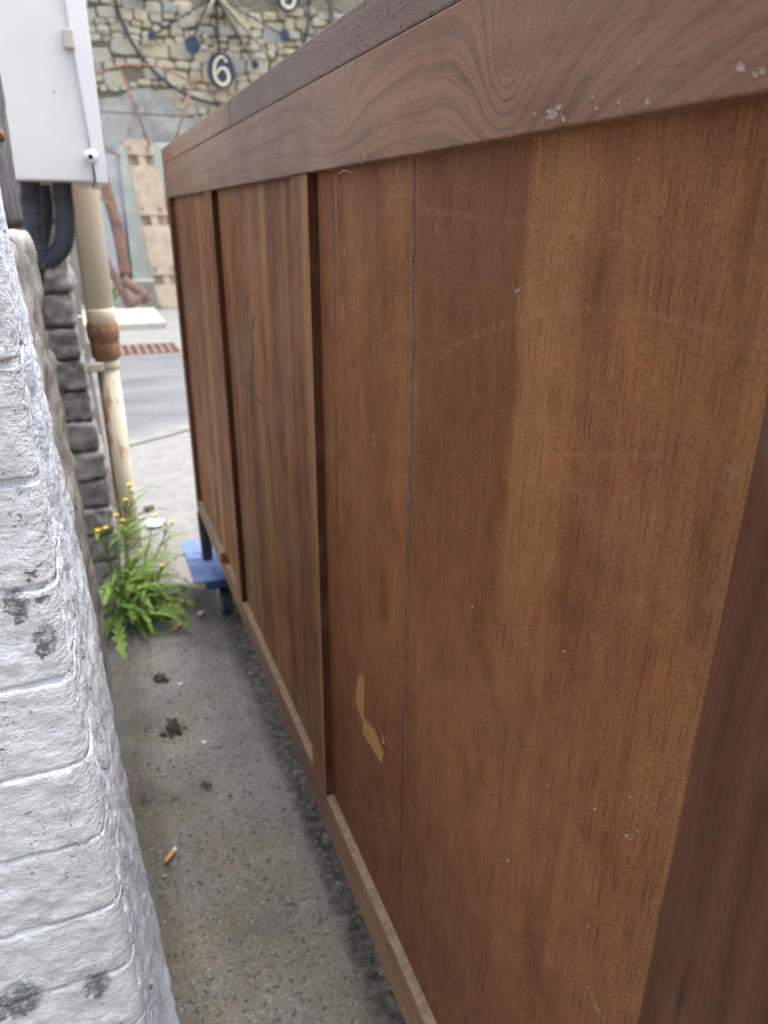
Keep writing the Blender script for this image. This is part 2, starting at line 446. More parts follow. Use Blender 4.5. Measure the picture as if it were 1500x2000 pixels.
def render_mat(name, a, b, d, sc=1.0):
    s = Sh(name); n1 = s.noise(None, 7 * sc, 5, .65); n2 = s.noise(s.vec(s.x, s.y, s.z * .45), 42 * sc, 5, .65)
    col = s.mix(s.ss(n1, .35, .65), a, b)
    col = s.mix(s.ss(n2, .53, .72) * .75, col, d)
    col = s.mix(s.ss(s.noise(None, 26 * sc, 3, .6), .6, .72) * .5, col, (0.52, 0.50, 0.46))
    s.bump(n2, .7, .006 / sc); s.bump(s.noise(None, 180 * sc, 3, .6), .5, .0015 / sc)
    return s.done(col, .9, .2)
M['render'] = render_mat('old_lime_render', (0.40, 0.39, 0.365), (0.27, 0.262, 0.245), (0.11, 0.10, 0.09))
M['block'] = render_mat('grey_block', (0.33, 0.318, 0.295), (0.20, 0.192, 0.182), (0.075, 0.07, 0.066))
M['mortar'] = render_mat('dark_mortar', (0.20, 0.19, 0.175), (0.14, 0.132, 0.12), (0.08, 0.075, 0.07))
M['farrender'] = render_mat('far_lime_render', (0.40, 0.40, 0.37), (0.27, 0.275, 0.255), (0.11, 0.115, 0.10), .3)
def stone_mat():
    s = Sh('rubble_stone'); r = s.rnd(); n = s.noise(None, 9, 5, .6); n2 = s.noise(None, 45, 3, .6)
    col = s.ramp(r, [(0, (0.49, 0.43, 0.30)), (.25, (0.57, 0.51, 0.38)), (.45, (0.46, 0.43, 0.345)), (.65, (0.41, 0.355, 0.25)), (.84, (0.56, 0.52, 0.43)), (.95, (0.35, 0.33, 0.29)), (1, (0.35, 0.37, 0.39))])
    col = s.mix(s.ss(n, .46, .72) * .45, col, (0.32, 0.28, 0.205))
    col = s.mix(s.ss(n2, .55, .75) * .35, col, (0.62, 0.58, 0.48))
    left = s.ss(s.x + (n - .5) * .9, 1.05, .45)
    col = s.mix(left * .45, col, (0.30, 0.295, 0.27))
    s.bump(n2, .5, .02)
    return s.done(col, .9, .2)
M['stone'] = stone_mat()
def farwall_mat():
    s = Sh('rubble_bedding'); n = s.noise(None, 6, 5, .6); v = s.voro(s.vec(s.x * 3.2, s.y, s.z * 6.2), 1.0, 'DISTANCE_TO_EDGE')
    col = s.mix(n, (0.27, 0.245, 0.19), (0.19, 0.172, 0.135))
    vc = s.voro(s.vec(s.x * 3.2, s.y, s.z * 6.2), 1.0, 'F1', 'Color'); sp = s.nt.nodes.new('ShaderNodeSeparateColor'); s.nt.links.new(vc.k, sp.inputs[0])
    st = s.ramp(V(s, sp.outputs[0]), [(0, (0.49, 0.43, 0.30)), (.4, (0.46, 0.43, 0.345)), (.7, (0.41, 0.355, 0.25)), (1, (0.35, 0.36, 0.35))])
    inside = s.ss(s.x, .05, .15) * s.ss(s.x, 4.4, 4.3) * s.ss(s.z, 4.1, 4.0)
    col = s.mix(s.ss(v, .03, .10) * (1.0 - inside), col, st)
    s.bump(s.ss(v, 0, .12), .6, .03)
    return s.done(col, .95, .1)
M['bedding'] = farwall_mat()

def ground_mat():
    s = Sh('old_concrete'); x, y = s.x, s.y
    n1 = s.noise(None, 3.2, 5, .6); n2 = s.noise(None, 16, 5, .65); n3 = s.noise(None, 120, 3, .6)
    vd = s.voro(None, 260, 'F1'); g1 = s.noise(None, 190, 3, .6); g2 = s.noise(s.vec(s.x + 3.0, s.y, s.z), 120, 3, .6)
    near = s.mix(s.ss(n1, .3, .7), (0.285, 0.272, 0.245), (0.150, 0.144, 0.130))
    # lichen / algae tint on the damp slab
    li = s.ss(s.noise(None, 5.5, 4, .6) + s.ss(y, 1.25, .75) * .16, .50, .68)
    near = s.mix(li * .42, near, (0.24, 0.20, 0.12))
    agg = s.ss(g1, .56, .66); agd = s.ss(g2, .56, .66)
    near = s.mix(agg * .75, near, (0.42, 0.40, 0.36)); near = s.mix(agd * .72, near, (0.05, 0.05, 0.048))
    near = s.mix(s.ss(n3, .56, .74) * .4, near, (0.06, 0.058, 0.054))
    # dark tar-like spots
    tar = s.ss(s.noise(None, 13, 4, .7), .665, .70) * s.ss(x, .18, .10)
    near = s.mix(tar * .8, near, (0.032, 0.026, 0.023))
    # soil washed against the wall foot and mossy strip with painted shade under the furniture
    soil = s.ss(x + (n2 - .5) * .07, .045, -.03)
    near = s.mix(soil * .65, near, (0.085, 0.072, 0.056))
    moss_shade = s.ss(x + (n2 - .5) * .02, .240, .275) * s.ss(y, 3.4, 2.6)
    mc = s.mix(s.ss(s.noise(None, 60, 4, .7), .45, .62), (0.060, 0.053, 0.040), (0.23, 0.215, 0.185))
    near = s.mix(moss_shade * .75, near, mc)
    far = s.mix(s.ss(n2, .3, .7), (0.245, 0.243, 0.232), (0.185, 0.184, 0.178))
    far = s.mix(s.ss(n3, .58, .75) * .3, far, (0.22, 0.21, 0.195))
    k = s.ss(y + (n1 - .5) * 1.1, 1.9, 2.9)
    col = s.mix(k, near, far)
    s.bump(n3, .7, .003); s.bump(s.ss(vd, 0, .6, 1, 0), .35, .0014); s.bump(n2, .5, .008)
    return s.done(col, .88, .25)
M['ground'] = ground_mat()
def asphalt_mat():
    s = Sh('worn_asphalt'); n = s.noise(s.vec(s.x * .35, s.y * 1.4, 0.0), 2.2, 5, .6); n3 = s.noise(None, 120, 3, .6)
    col = s.mix(s.ss(n, .3, .7), (0.085, 0.09, 0.10), (0.155, 0.158, 0.165))
    col = s.mix(s.ss(n3, .5, .7) * .35, col, (0.34, 0.34, 0.33))
    d = s.y - 3.62 - s.mn(s.mx(s.x * .62, -.5), .75)
    col = s.mix(s.ss(d + (s.noise(None, 5, 5, .65) - .5) * .7, .06, .34), s.mix(s.noise(None, 16, 4, .6), (0.245, 0.243, 0.232), (0.185, 0.184, 0.178)), col)
    s.bump(n3, .5, .006)
    return s.done(col, .78, .35)
M['asphalt'] = asphalt_mat()
M['slab'] = simple('pale_slab', (0.42, 0.41, 0.355), .85, .2, 0, .18, 7, .3, .01)
M['gravel'] = None
def gravel_mat():
    s = Sh('loose_grit'); v = s.noise(None, 70, 2, .5)
    col = s.ramp(v, [(.3, (0.07, 0.065, 0.06)), (.45, (0.19, 0.18, 0.16)), (.55, (0.30, 0.285, 0.26)), (.7, (0.46, 0.44, 0.41))])
    return s.done(col, .85, .25)
M['gravel'] = gravel_mat()
def rust_mat(name, a=(0.30, 0.135, 0.065), b=(0.17, 0.085, 0.055), c=(0.42, 0.24, 0.12), sc=1.0):
    s = Sh(name); n = s.noise(None, 20 * sc, 5, .65); n2 = s.noise(None, 90 * sc, 3, .6)
    col = s.mix(s.ss(n, .35, .65), a, b); col = s.mix(s.ss(n2, .5, .7) * .6, col, c)
    s.bump(n2, .5, .003 / sc); return s.done(col, .85, .25)
M['rust'] = rust_mat('rusty_iron', (0.29, 0.145, 0.08), (0.20, 0.11, 0.075), (0.46, 0.32, 0.20))
M['rustfar'] = rust_mat('rusty_iron_far', (0.24, 0.135, 0.10), (0.14, 0.10, 0.092), (0.34, 0.24, 0.19), .25)
M['rustpink'] = rust_mat('rusty_arch_iron', (0.31, 0.165, 0.115), (0.22, 0.115, 0.085), (0.44, 0.29, 0.20), .4)
def castiron():
    s = Sh('flaking_cream_paint'); n = s.noise(s.vec(s.x * 30, s.y * 30, s.z * 9), 1.0, 5, .65); n2 = s.noise(None, 8, 3, .5)
    col = s.mix(n2, (0.66, 0.60, 0.475), (0.56, 0.50, 0.375))
    ru = s.ss(n + s.ss(s.x, .045, .002) * .10, .56, .66)
    col = s.mix(ru * .8, col, (0.27, 0.135, 0.065))
    s.bump(n, .4, .003); return s.done(col, s.ss(ru, 0, 1, .45, .85), .4)
M['castiron'] = castiron()
def pvc():
    s = Sh('faded_cream_pvc'); n = s.noise(s.vec(s.x * 6, s.y * 6, s.z * 3), 1.0, 4, .6)
    col = s.mix(s.ss(n, .35, .68), (0.87, 0.74, 0.53), (0.86, 0.80, 0.64))
    col = s.mix(s.ss(s.z, 1.02, 1.15) * .6, col, (0.80, 0.58, 0.36))
    return s.done(col, .45, .4)
M['pvc'] = pvc()
M['box'] = simple('white_enclosure', (0.80, 0.80, 0.785), .38, .45, 0, .03, 4)
M['lid'] = simple('white_enclosure_lid', (0.82, 0.825, 0.83), .35, .45, 0, .03, 4)
M['beige'] = simple('beige_plastic', (0.55, 0.50, 0.43), .5, .4, 0, .05, 20)
M['hole'] = simple('hole_shade_black', (0.012, 0.012, 0.013), .9, .1, 0, .2, 20)  # near-black that paints the shade in holes, also colours the rivet
M['conduit'] = simple('grey_conduit', (0.10, 0.11, 0.14), .5, .4, 0, .25, 40)
M['trunk'] = simple('cream_trunking', (0.55, 0.52, 0.45), .55, .35, 0, .12, 18)
def charred():
    s = Sh('weathered_timber'); n = s.noise(s.vec(s.x * 60, s.y * 60, s.z * 7), 1.0, 5, .65); k = s.noise(None, 11, 3, .5)
    col = s.mix(s.ss(n, .35, .68), (0.055, 0.052, 0.058), (0.21, 0.20, 0.205))
    col = s.mix(s.ss(k, .58, .70) * .5, col, (0.16, 0.085, 0.06))
    s.bump(n, .8, .004); return s.done(col, .75, .3)
M['timber'] = charred()
M['blue'] = simple('blue_felt', (0.18, 0.25, 0.47), .9, .1, 0, .30, 14, .35, .002)
M['bluerim'] = simple('blue_rim', (0.020, 0.045, 0.17), .5, .4, 0, .1, 20)
M['ply'] = simple('plywood_edge', (0.42, 0.31, 0.20), .8, .2, 0, .25, 120)
M['zinc'] = simple('zinc_plated', (0.50, 0.47, 0.34), .5, .4, .2, .2, 30)
M['tyre'] = simple('black_rubber', (0.016, 0.017, 0.022), .6, .4, 0, .2, 40)
M['hub'] = simple('grey_hub', (0.20, 0.20, 0.20), .5, .4, 0, .1, 40)
def leafmat():
    s = Sh('weed_leaf'); r = s.rnd(); n = s.noise(None, 60, 3, .5)
    col = s.mix(r, (0.095, 0.19, 0.028), (0.24, 0.34, 0.058)); col = s.mix(s.ss(n, .4, .7) * .35, col, (0.17, 0.30, 0.07))
    return s.done(col, .5, .4, 0, Subsurface_Weight=0.0, Transmission_Weight=0.0)
M['leaf'] = leafmat()
M['stem'] = simple('green_stem', (0.13, 0.20, 0.05), .6, .3)
M['petal'] = simple('yellow_petal', (0.78, 0.60, 0.015), .6, .3, 0, .1, 100)
M['filter'] = simple('cork_filter', (0.62, 0.33, 0.115), .7, .2, 0, .15, 400)
M['paper'] = simple('white_paper', (0.72, 0.69, 0.63), .8, .2, 0, .1, 100)
M['dirt'] = simple('dark_dirt', (0.085, 0.070, 0.057), .95, .1, 0, .4, 90, .6, .004)
M['navy'] = simple('navy_enamel', (0.030, 0.038, 0.075), .5, .4, 0, .2, 12)
M['iron'] = simple('painted_iron', (0.050, 0.052, 0.066), .6, .4, 0, .25, 14)
M['cream'] = simple('cream_numeral', (0.66, 0.60, 0.44), .6, .3, 0, .08, 20)
M['hand'] = simple('gilt_hand', (0.50, 0.455, 0.34), .6, .3, 0, .12, 10)
M['rawwood'] = simple('pale_pine', (0.46, 0.37, 0.28), .75, .25, 0, .14, 9, .3, .01)
M['sheetA'] = simple('pale_green_sheet', (0.36, 0.385, 0.355), .6, .35, 0, .1, 5)
M['sheetB'] = simple('blue_grey_sheet', (0.36, 0.38, 0.405), .55, .4, 0, .1, 5)
M['sheetC'] = simple('mint_sheet', (0.44, 0.49, 0.45), .6, .35, 0, .08, 5)
M['darkpole'] = simple('brown_pole', (0.13, 0.10, 0.10), .7, .3, 0, .2, 9)

# ================================================================== THE SETTING
def axis(a, b, st, lo, hi, nb):
    mid = np.arange(a, b + st * .5, st)
    l = a - np.geomspace(.02, a - lo, nb)[::-1]; r = b + np.geomspace(.02, hi - b, nb)
    return np.concatenate([l, mid, r])
gx = axis(-.14, .80, .006, -40, 40, 22); gy = axis(.35, 2.9, .007, -30, 60, 24)
X_, Y_ = np.meshgrid(gx, gy, indexing='ij'); P_ = np.stack([X_.ravel(), Y_.ravel(), np.zeros(X_.size)], 1)
fade = np.clip((2.9 - P_[:, 1]) / .5, 0, 1) * np.clip((P_[:, 1] + .2) / .4, 0, 1) * np.clip((.95 - np.abs(P_[:, 0] - .3)) / .3, 0, 1)
hz = fbm(P_, 9, 3, 2) * .004 + fbm(P_, 70, 3, 8) * .0016
edge_step = 1 / (1 + np.exp(-(P_[:, 0] - .243 + .004 * fbm(P_, 10, 2, 4)) / .004))  # ground step under the sideboard, shaped to give its dark shadow edge
hz += edge_step * (fbm(P_, 45, 4, 21) * .004 - .016)
soil = np.clip((.03 - P_[:, 0] + .03 * fbm(P_, 12, 2, 31)) / .08, 0, 1)
hz += soil * (.010 + .006 * fbm(P_, 50, 3, 5))
P_[:, 2] = hz * fade - .004
nx, ny = len(gx), len(gy)
F_ = [(i * ny + j, (i + 1) * ny + j, (i + 1) * ny + j + 1, i * ny + j + 1) for i in range(nx - 1) for j in range(ny - 1)]
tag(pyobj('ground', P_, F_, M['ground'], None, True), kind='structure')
# asphalt strip with an uneven near edge
ax_ = np.linspace(-12, 12, 161); near = 3.62 + .0 * ax_ + np.clip(ax_ * .62, -.5, .75) + .06 * fbm(np.stack([ax_, ax_ * 0, ax_ * 0], 1), 3, 3, 4)
vs = [(x, y, .003) for x, y in zip(ax_, near)] + [(x, 6.36, .003) for x in ax_]; n = len(ax_)
tag(pyobj('road', vs, [(i, i + 1, n + i + 1, n + i) for i in range(n - 1)], M['asphalt']), kind='structure')

# ------------------------------------------------ white painted brick pier (left foreground)
def lut(z, zs, xs): return np.interp(z, zs, xs)
ZS = [0, .2, .40, .56, .68, .80, .95, 1.07, 1.3, 2.5]; XSIL = [-.017, -.025, -.033, -.037, -.039, -.045, -.053, -.060, -.068, -.075]
XCOR = [-.032, -.036, -.038, -.042, -.045, -.046, -.043, -.040, -.040, -.040]
def pier_warp(p):
    z = p[:, 2]; t = np.clip((p[:, 1] - .5) / .25, 0, 1)
    xs = lut(z, ZS, XCOR) * (1 - t) + lut(z, ZS, XSIL) * t
    q = p.copy(); R = .013                       # the arris is worn round under many coats of paint
    a = -q[:, 0]; b = q[:, 1] - .5; L = np.hypot(R - a, R - b); m = (a < R) & (b < R) & (L > R)
    k = R / np.maximum(L, 1e-9); q[m, 0] = -(R - (R - a[m]) * k[m]); q[m, 1] = .5 + R - (R - b[m]) * k[m]
    q[:, 0] += xs
    return q
pier = thing('brick_pier', (-.16, .62, 0), 'white painted brick pier with flaking paint in the left foreground', 'brick pier')
rough_box('core', (-.62, .5008, 0), (-.0006, .745, 2.5), M['paint'], pier, (.05, .006, .005), .0017, 80, .009, pier_warp, 5)
ch = .0765
for i in range(32):
    z0 = i * ch + .002; z1 = z0 + ch - .0032; fine = z0 < 1.16
    jr = random.choice([.0009, .0012, .0016, .0024])
    st = (.0036, .0036, .0034) if fine else .03
    dy = random.uniform(-.0012, .0004); dx = random.uniform(-.0012, .0006)
    if i % 2: parts = [((-.112, .5), (0, .7165)), ((-.34, .5), (-.120, .60)), ((-.112, .7225), (0, .75))]
    else: parts = [((-.222, .5), (0, .605)), ((-.45, .5), (-.230, .60)), ((-.112, .6115), (0, .75))]
    for (a, b), (c, d) in parts:
        sst = st if fine and c > -.15 else (.02, .02, .012)
        rough_box('brick', (a, b + (dy if b == .5 else 0), z0), (c + dx, d, z1), M['paint'], pier, sst, .0017, 80, jr, pier_warp, 5, .0016, 12)

rough_box('side_coat', (-.03, .592, 0), (.0035, .752, 2.5), M['paint'], pier, (.02, .0045, .005), .0022, 60, .005, pier_warp, 8, .0016, 9)
box('added_shade_wall', (-1.5, -3.0, 0), (-1.3, .72, 2.9), M['render'], pier)  # unseen wall, added to cut low light on the sideboard back
box('unseen_front_wall', (-1.299, .56, 0), (-.621, .74, 2.9), M['paint'], pier)  # unseen continuation joining the pier to that added wall

# ------------------------------------------------ old rendered wall behind the pier, and the timber standing on it
rw = thing('rendered_wall', (-.24, 1.09, 0), 'rough grey lime rendered wall foot behind the white pier', 'wall')
def rw_warp(p):
    q = p.copy(); q[:, 0] += np.interp(p[:, 2], [0, .24, .45, .66, .85, 1.05], [.012, .012, .014, .008, .003, 0]); return q
rough_box('render_face', (-.42, .756, 0), (-.0725, 1.40, 1.058), M['render'], rw, (.05, .014, .012), .007, 26, .02, rw_warp, 9, .010, 7)
rough_box('cement_patch', (-.09, 1.24, .10), (-.0545, 1.385, .50), M['sheetB'], rw, .02, .0015, 20, .01, None, 4, .003, 9)
tp = thing('timber_post', (-.15, .98, 1.064), 'weathered blackened timber post end left of the white meter box', 'timber post')
rough_box('post', (-.24, .855, 1.064), (-.0605, 1.11, 2.3), M['timber'], tp, (.03, .012, .012), .0025, 40, .006, None, 3)
for (py_, pz_) in ((.93, 1.155), (1.04, 1.30)):
    lathe('nail', [(.006, 0), (.006, .003), (.003, .005)], (-.0605, py_, pz_), M['rust'], tp, 10, axis='X')

# ------------------------------------------------ grey block pillar beyond
bp = thing('block_pillar', (-.15, 2.32, 0), 'grey weathered block pillar behind the rendered wall, beside the cream drainpipe', 'pillar')
def bp_warp(p):
    q = p.copy(); q[:, 0] += np.interp(p[:, 2], [0, .1, .33, .49, .71, .95, 3], [-.004, -.006, -.004, -.014, -.024, -.028, -.03]); return q
rough_box('core', (-.42, 2.216, 0), (-.012, 2.62, 2.5), M['mortar'], bp, (.05, .03, .03), .003, 30, .006, bp_warp, 2)
bh = .0885
for i in range(28):
    z0 = i * bh + .004; z1 = z0 + bh - .010
    e = random.uniform(-.004, .004)
    st = (.007, .009, .007) if z0 < 1.2 else .03
    off = .0 if i % 2 else .05
    rough_box('block', (-.16 - off, 2.2 + random.uniform(-.004, .004), z0), (-.004 + e, 2.42, z1), M['block'], bp, st, .0055, 40, .005, bp_warp, 13 + i % 4, .004, 12)
    rough_box('block', (-.40, 2.2, z0), (-.17 - off, 2.42, z1), M['block'], bp, .03, .004, 30, .012, bp_warp, 13)
# narrow cream trunking fixed to the pillar's edge
tr = thing('cable_trunking', (-.015, 2.44, 0), 'narrow cream cable trunking between the block pillar and the drainpipe', 'cable trunking')
def seg_line(za, zb, w_, d_, nm, xo=0.0, mt='trunk'):
    xa = float(np.interp(za, [.2, .66, 1.0], [.004, -.022, -.028])) + xo; xb = float(np.interp(zb, [.2, .66, 1.0], [.004, -.022, -.028])) + xo
    v = []
    for (x, z) in ((xa, za), (xb, zb)):
        v += [(x - w_ / 2, 2.46 - d_ / 2, z), (x + w_ / 2, 2.46 - d_ / 2, z), (x + w_ / 2, 2.46 + d_ / 2, z), (x - w_ / 2, 2.46 + d_ / 2, z)]
    f = [(3, 2, 1, 0), (4, 5, 6, 7)] + [(k, (k + 1) % 4, 4 + (k + 1) % 4, 4 + k) for k in range(4)]
    bm = bmesh.new(); vv = [bm.verts.new(q) for q in v]
    for q in f: bm.faces.new([vv[k] for k in q])
    bmesh.ops.recalc_face_normals(bm, faces=bm.faces); bmesh.ops.bevel(bm, geom=list(bm.edges), offset=.0015, segments=2, affect='EDGES')
    return bmobj(nm, bm, M[mt], tr)
seg_line(.0, .655, .017, .016, 'lower_length'); seg_line(.66, .79, .017, .016, 'middle_length'); seg_line(.795, 2.2, .019, .016, 'upper_length')
seg_line(.665, .715, .026, .022, 'joint_cover', .004)

# ------------------------------------------------ cream drainpipe
dp = thing('drainpipe', (.036, 2.5, 0), 'cream drainpipe with rusty joint and flaking lower length', 'drainpipe')
c0 = (.037, 2.5, 0)
lathe('lower_pipe', [(.0335, -.01), (.0335, .2), (.0332, .66)], c0, M['castiron'], dp, 32)
bm = bmesh.new(); add_tube(bm, [(.0065, 2.482, z) for z in (0, .3, .64)], .004, 8); lathe('rusty_coupling', [(.0335, .652), (.040, .656), (.0455, .668), (.046, .700), (.0442, .706), (.0438, .712), (.0475, .716), (.0485, .742), (.0475, .764), (.044, .770), (.040, .771)], c0, M['rust'], dp, 32)
bmobj('seam_bead', bm, M['rust'], dp, True)
lathe('socket', [(.040, .765), (.0438, .766), (.0442, .806), (.0436, .809), (.0405, .811)], c0, M['pvc'], dp, 32)
lathe('upper_pipe', [(.0425, .808), (.0425, 1.5), (.0425, 2.4)], c0, M['pvc'], dp, 32)
lathe('clamp', [(.0345, .624), (.037, .626), (.037, .646), (.0345, .648)], c0, M['castiron'], dp, 28)
box('clamp_bolt_block', (-.024, 2.448, .622), (.024, 2.470, .650), M['trunk'], dp, .004)

# ------------------------------------------------ white meter box with its conduits
mb = thing('meter_box', (-.03, 1.8, 1.1345), 'white electricity meter box hanging over grey conduits at upper left', 'meter box')
box('body', (-.20, 1.604, 1.1365), (.045, 2.02, 2.0), M['box'], mb, .004)
v = []
for yy in (1.592, 2.03):
    v += [(.0485, yy, 1.1345), (.0690, yy, 1.1345), (.0690, yy, 2.0), (.0055, yy, 2.0)]
bm = bmesh.new(); vv = [bm.verts.new(q) for q in v]
for q in [(0, 1, 2, 3), (7, 6, 5, 4), (0, 4, 5, 1), (1, 5, 6, 2), (2, 6, 7, 3), (3, 7, 4, 0)]: bm.faces.new([vv[k] for k in q])
bmesh.ops.recalc_face_normals(bm, faces=bm.faces); bmesh.ops.bevel(bm, geom=list(bm.edges), offset=.002, segments=2, affect='EDGES')
lid = bmobj('lid', bm, M['lid'], mb)
h0 = onY(121, 55, 1.59); h1 = onY(147, 95, 1.59)
box('hinge', (h0.x, 1.586, h1.z), (h1.x, 1.606, h0.z), M['beige'], mb, .002)
lg = onY(177, 306, 1.588)
lug = lathe('lug', [(.0125, 0), (.013, .001), (.013, .005), (.0125, .006)], (lg.x, 1.588, lg.z), M['lid'], mb, 8, axis='Y')
lathe('screw_hole_shade', [(.0042, 0), (.0042, .002)], (lg.x, 1.5868, lg.z), M['hole'], lug, 14, axis='Y')  # dark disc on the lug, painting the shade of a hole
sc_ = onY(106, 180, 1.603); lathe('rivet', [(.0012, 0), (.0012, .002)], (sc_.x, 1.6025, sc_.z), M['hole'], mb, 8, axis='Y')

def conduit(name, px, Y, r, label, mt, pitch=.0062, n=14):
    P = [onY(a, b, Y) for a, b in px]; P[0].z = 1.16; P[-1].z = max(P[-1].z, P[-1].z)
    C = catmull(P, n); d = [0.0]
    for a, b in zip(C, C[1:]): d.append(d[-1] + (b - a).length)
    m = int(d[-1] / pitch * 4); pts = []
    for k in range(m + 1):
        t = d[-1] * k / m; i = min(int(np.searchsorted(d, t)), len(d) - 1); i = max(1, i)
        f = (t - d[i - 1]) / max(1e-9, d[i] - d[i - 1]); pts.append(C[i - 1].lerp(C[i], f))
    rad = [r * (1 + .085 * (1 if (k % 4) in (1, 2) else -1)) for k in range(m + 1)]
    bm = bmesh.new(); add_tube(bm, pts, rad, 18); bmesh.ops.recalc_face_normals(bm, faces=bm.faces)
    o = bmobj(name, bm, M[mt], None, True); tag(o, label, 'conduit', None); return o
conduit('cable_conduit', [(60, 340), (62, 420), (70, 478), (92, 508), (122, 480), (127, 430), (122, 380), (119, 340)], 1.68, .0185,
        'dark grey corrugated conduit looping in a U below the meter box', 'conduit')
conduit('cable_conduit', [(80, 340), (88, 400), (86, 440), (78, 490), (70, 560), (74, 640)], 1.82, .0165,
        'dark grey corrugated conduit dropping straight behind the looped one', 'conduit')
conduit('cable_conduit', [(102, 340), (108, 370), (116, 410), (121, 440)], 1.9, .0062,
        'thin white ribbed conduit between the grey conduits', 'paper', .006)

# ------------------------------------------------ far stone wall
sw = thing('stone_wall', (2.2, 11.0, 0), 'yellow rubble stone wall with grey rendered foot across the road', 'stone wall')
box('bedding_core', (-4, 10.86, 0), (9, 11.3, 5.4), M['bedding'], sw)
def patch(name, outline, y0, y1, mt):
    bm = bmesh.new(); f = bm.faces.new([bm.verts.new((x, y0, z)) for x, z in outline])
    r = bmesh.ops.extrude_face_region(bm, geom=[f]); bmesh.ops.translate(bm, vec=(0, y1 - y0, 0), verts=[q for q in r['geom'] if isinstance(q, bmesh.types.BMVert)])
    bmesh.ops.recalc_face_normals(bm, faces=bm.faces); return bmobj(name, bm, M[mt], sw)
patch('render_foot', [(-4, 0), (9, 0), (9, 2.12), (4, 2.14), (2.4, 2.17), (1.9, 2.235), (1.3, 2.25), (.2, 2.255), (-4, 2.25)], 10.80, 10.865, 'farrender')
patch('render_patch', [(-1, 2.268), (1.55, 2.263), (1.72, 2.30), (1.50, 2.40), (1.28, 2.44), (1.1, 2.56), (.85, 2.52), (.75, 2.44), (.5, 2.40), (-1, 2.44)], 10.81, 10.865, 'farrender')
def in_patch(x, z): return z < (2.50 if x < .95 else 2.52 - (x - .95) * .40) and x < 1.75
z = 2.20; cnt = 0
while z < 4.05 and cnt < 296:
    rh = random.choice([.065, .08, .095, .11, .14, .17]); x = .05 + random.uniform(0, .2)
    while x < 4.35 and cnt < 296:
        wd = rh * random.uniform(1.1, 2.6); wd = max(.10, min(.40, wd)); cx = x + wd / 2; dz = .05 * math.sin(cx * 2.3 + z * 1.7) + .025 * math.sin(cx * 7.1 + z * 5) + random.uniform(-.022, .022); rot = random.uniform(-.16, .16)
        hh = rh * random.uniform(.95, 1.38); zz = z + rh / 2 + dz
        hole = abs(cx - 1.01) < .10 and abs(zz - 2.72) < .07
        if not in_patch(cx, zz) and zz > 2.22 and not hole:
            N_ = 10; pts = []
            for k in range(N_):
                a = 2 * PI * (k + .5) / N_; ca, sa = math.cos(a), math.sin(a)
                sx = math.copysign(abs(ca) ** .42, ca); sz = math.copysign(abs(sa) ** .42, sa)
                ex, ez = sx * (wd / 2 - .004) * random.uniform(.90, 1.10), sz * (hh / 2 - .003) * random.uniform(.84, 1.12); pts.append((cx + ex * math.cos(rot) - ez * math.sin(rot), zz + ex * math.sin(rot) + ez * math.cos(rot)))
            pr = random.uniform(.005, .055); y0 = 10.86; vs = []; lay = ((0, 1.0), (-pr * .75 - .01, .97), (-pr - .018, .82))
            for dyy, scl in lay: vs += [(cx + (a - cx) * scl, y0 + dyy, zz + (b - zz) * scl) for a, b in pts]
            tilt = random.uniform(-.012, .012); vs.append((cx, y0 - pr - .022 + tilt, zz))
            fs = []
            for L in range(2):
                for k in range(N_): fs.append((L * N_ + k, L * N_ + (k + 1) % N_, (L + 1) * N_ + (k + 1) % N_, (L + 1) * N_ + k))
            for k in range(N_): fs.append((2 * N_ + k, 2 * N_ + (k + 1) % N_, 3 * N_))
            pyobj('stone', vs, fs, M['stone'], sw); cnt += 1
        x += wd
    z += rh

# ================================================================== THE SIDEBOARD
XB = .22; RX = .232; YN, YF = .078, 2.027; ZB, ZL, ZR, ZT, ZTT = .257, .3255, 1.119, 1.193, 1.2275
sb = thing('sideboard', (.45, 1.05, .142), 'brown teak sideboard seen from behind with three recessed back panels', 'sideboard')
top = box('top_board', (.236, YN - .01, ZT), (.70, YF + .008, ZTT), M['edge'], sb, .002)
bm = bmesh.new(); add_box(bm, (.2195, YN - .01, ZT + .0006), (.2362, 1.1385, ZTT + .0008), .0018)
bmobj('edge_strip', bm, M['edge'], top)
tag(box('edge_strip', (.2190, 1.1395, ZT + .001), (.2362, YF + .008, ZTT + .0003), M['rail'], top, .0018), 'smoother greyer far length of the top edge')
box('top_rail', (.2180, YN, ZR), (.243, YF - .001, ZT - .0004), M['rail'], sb, .0012)
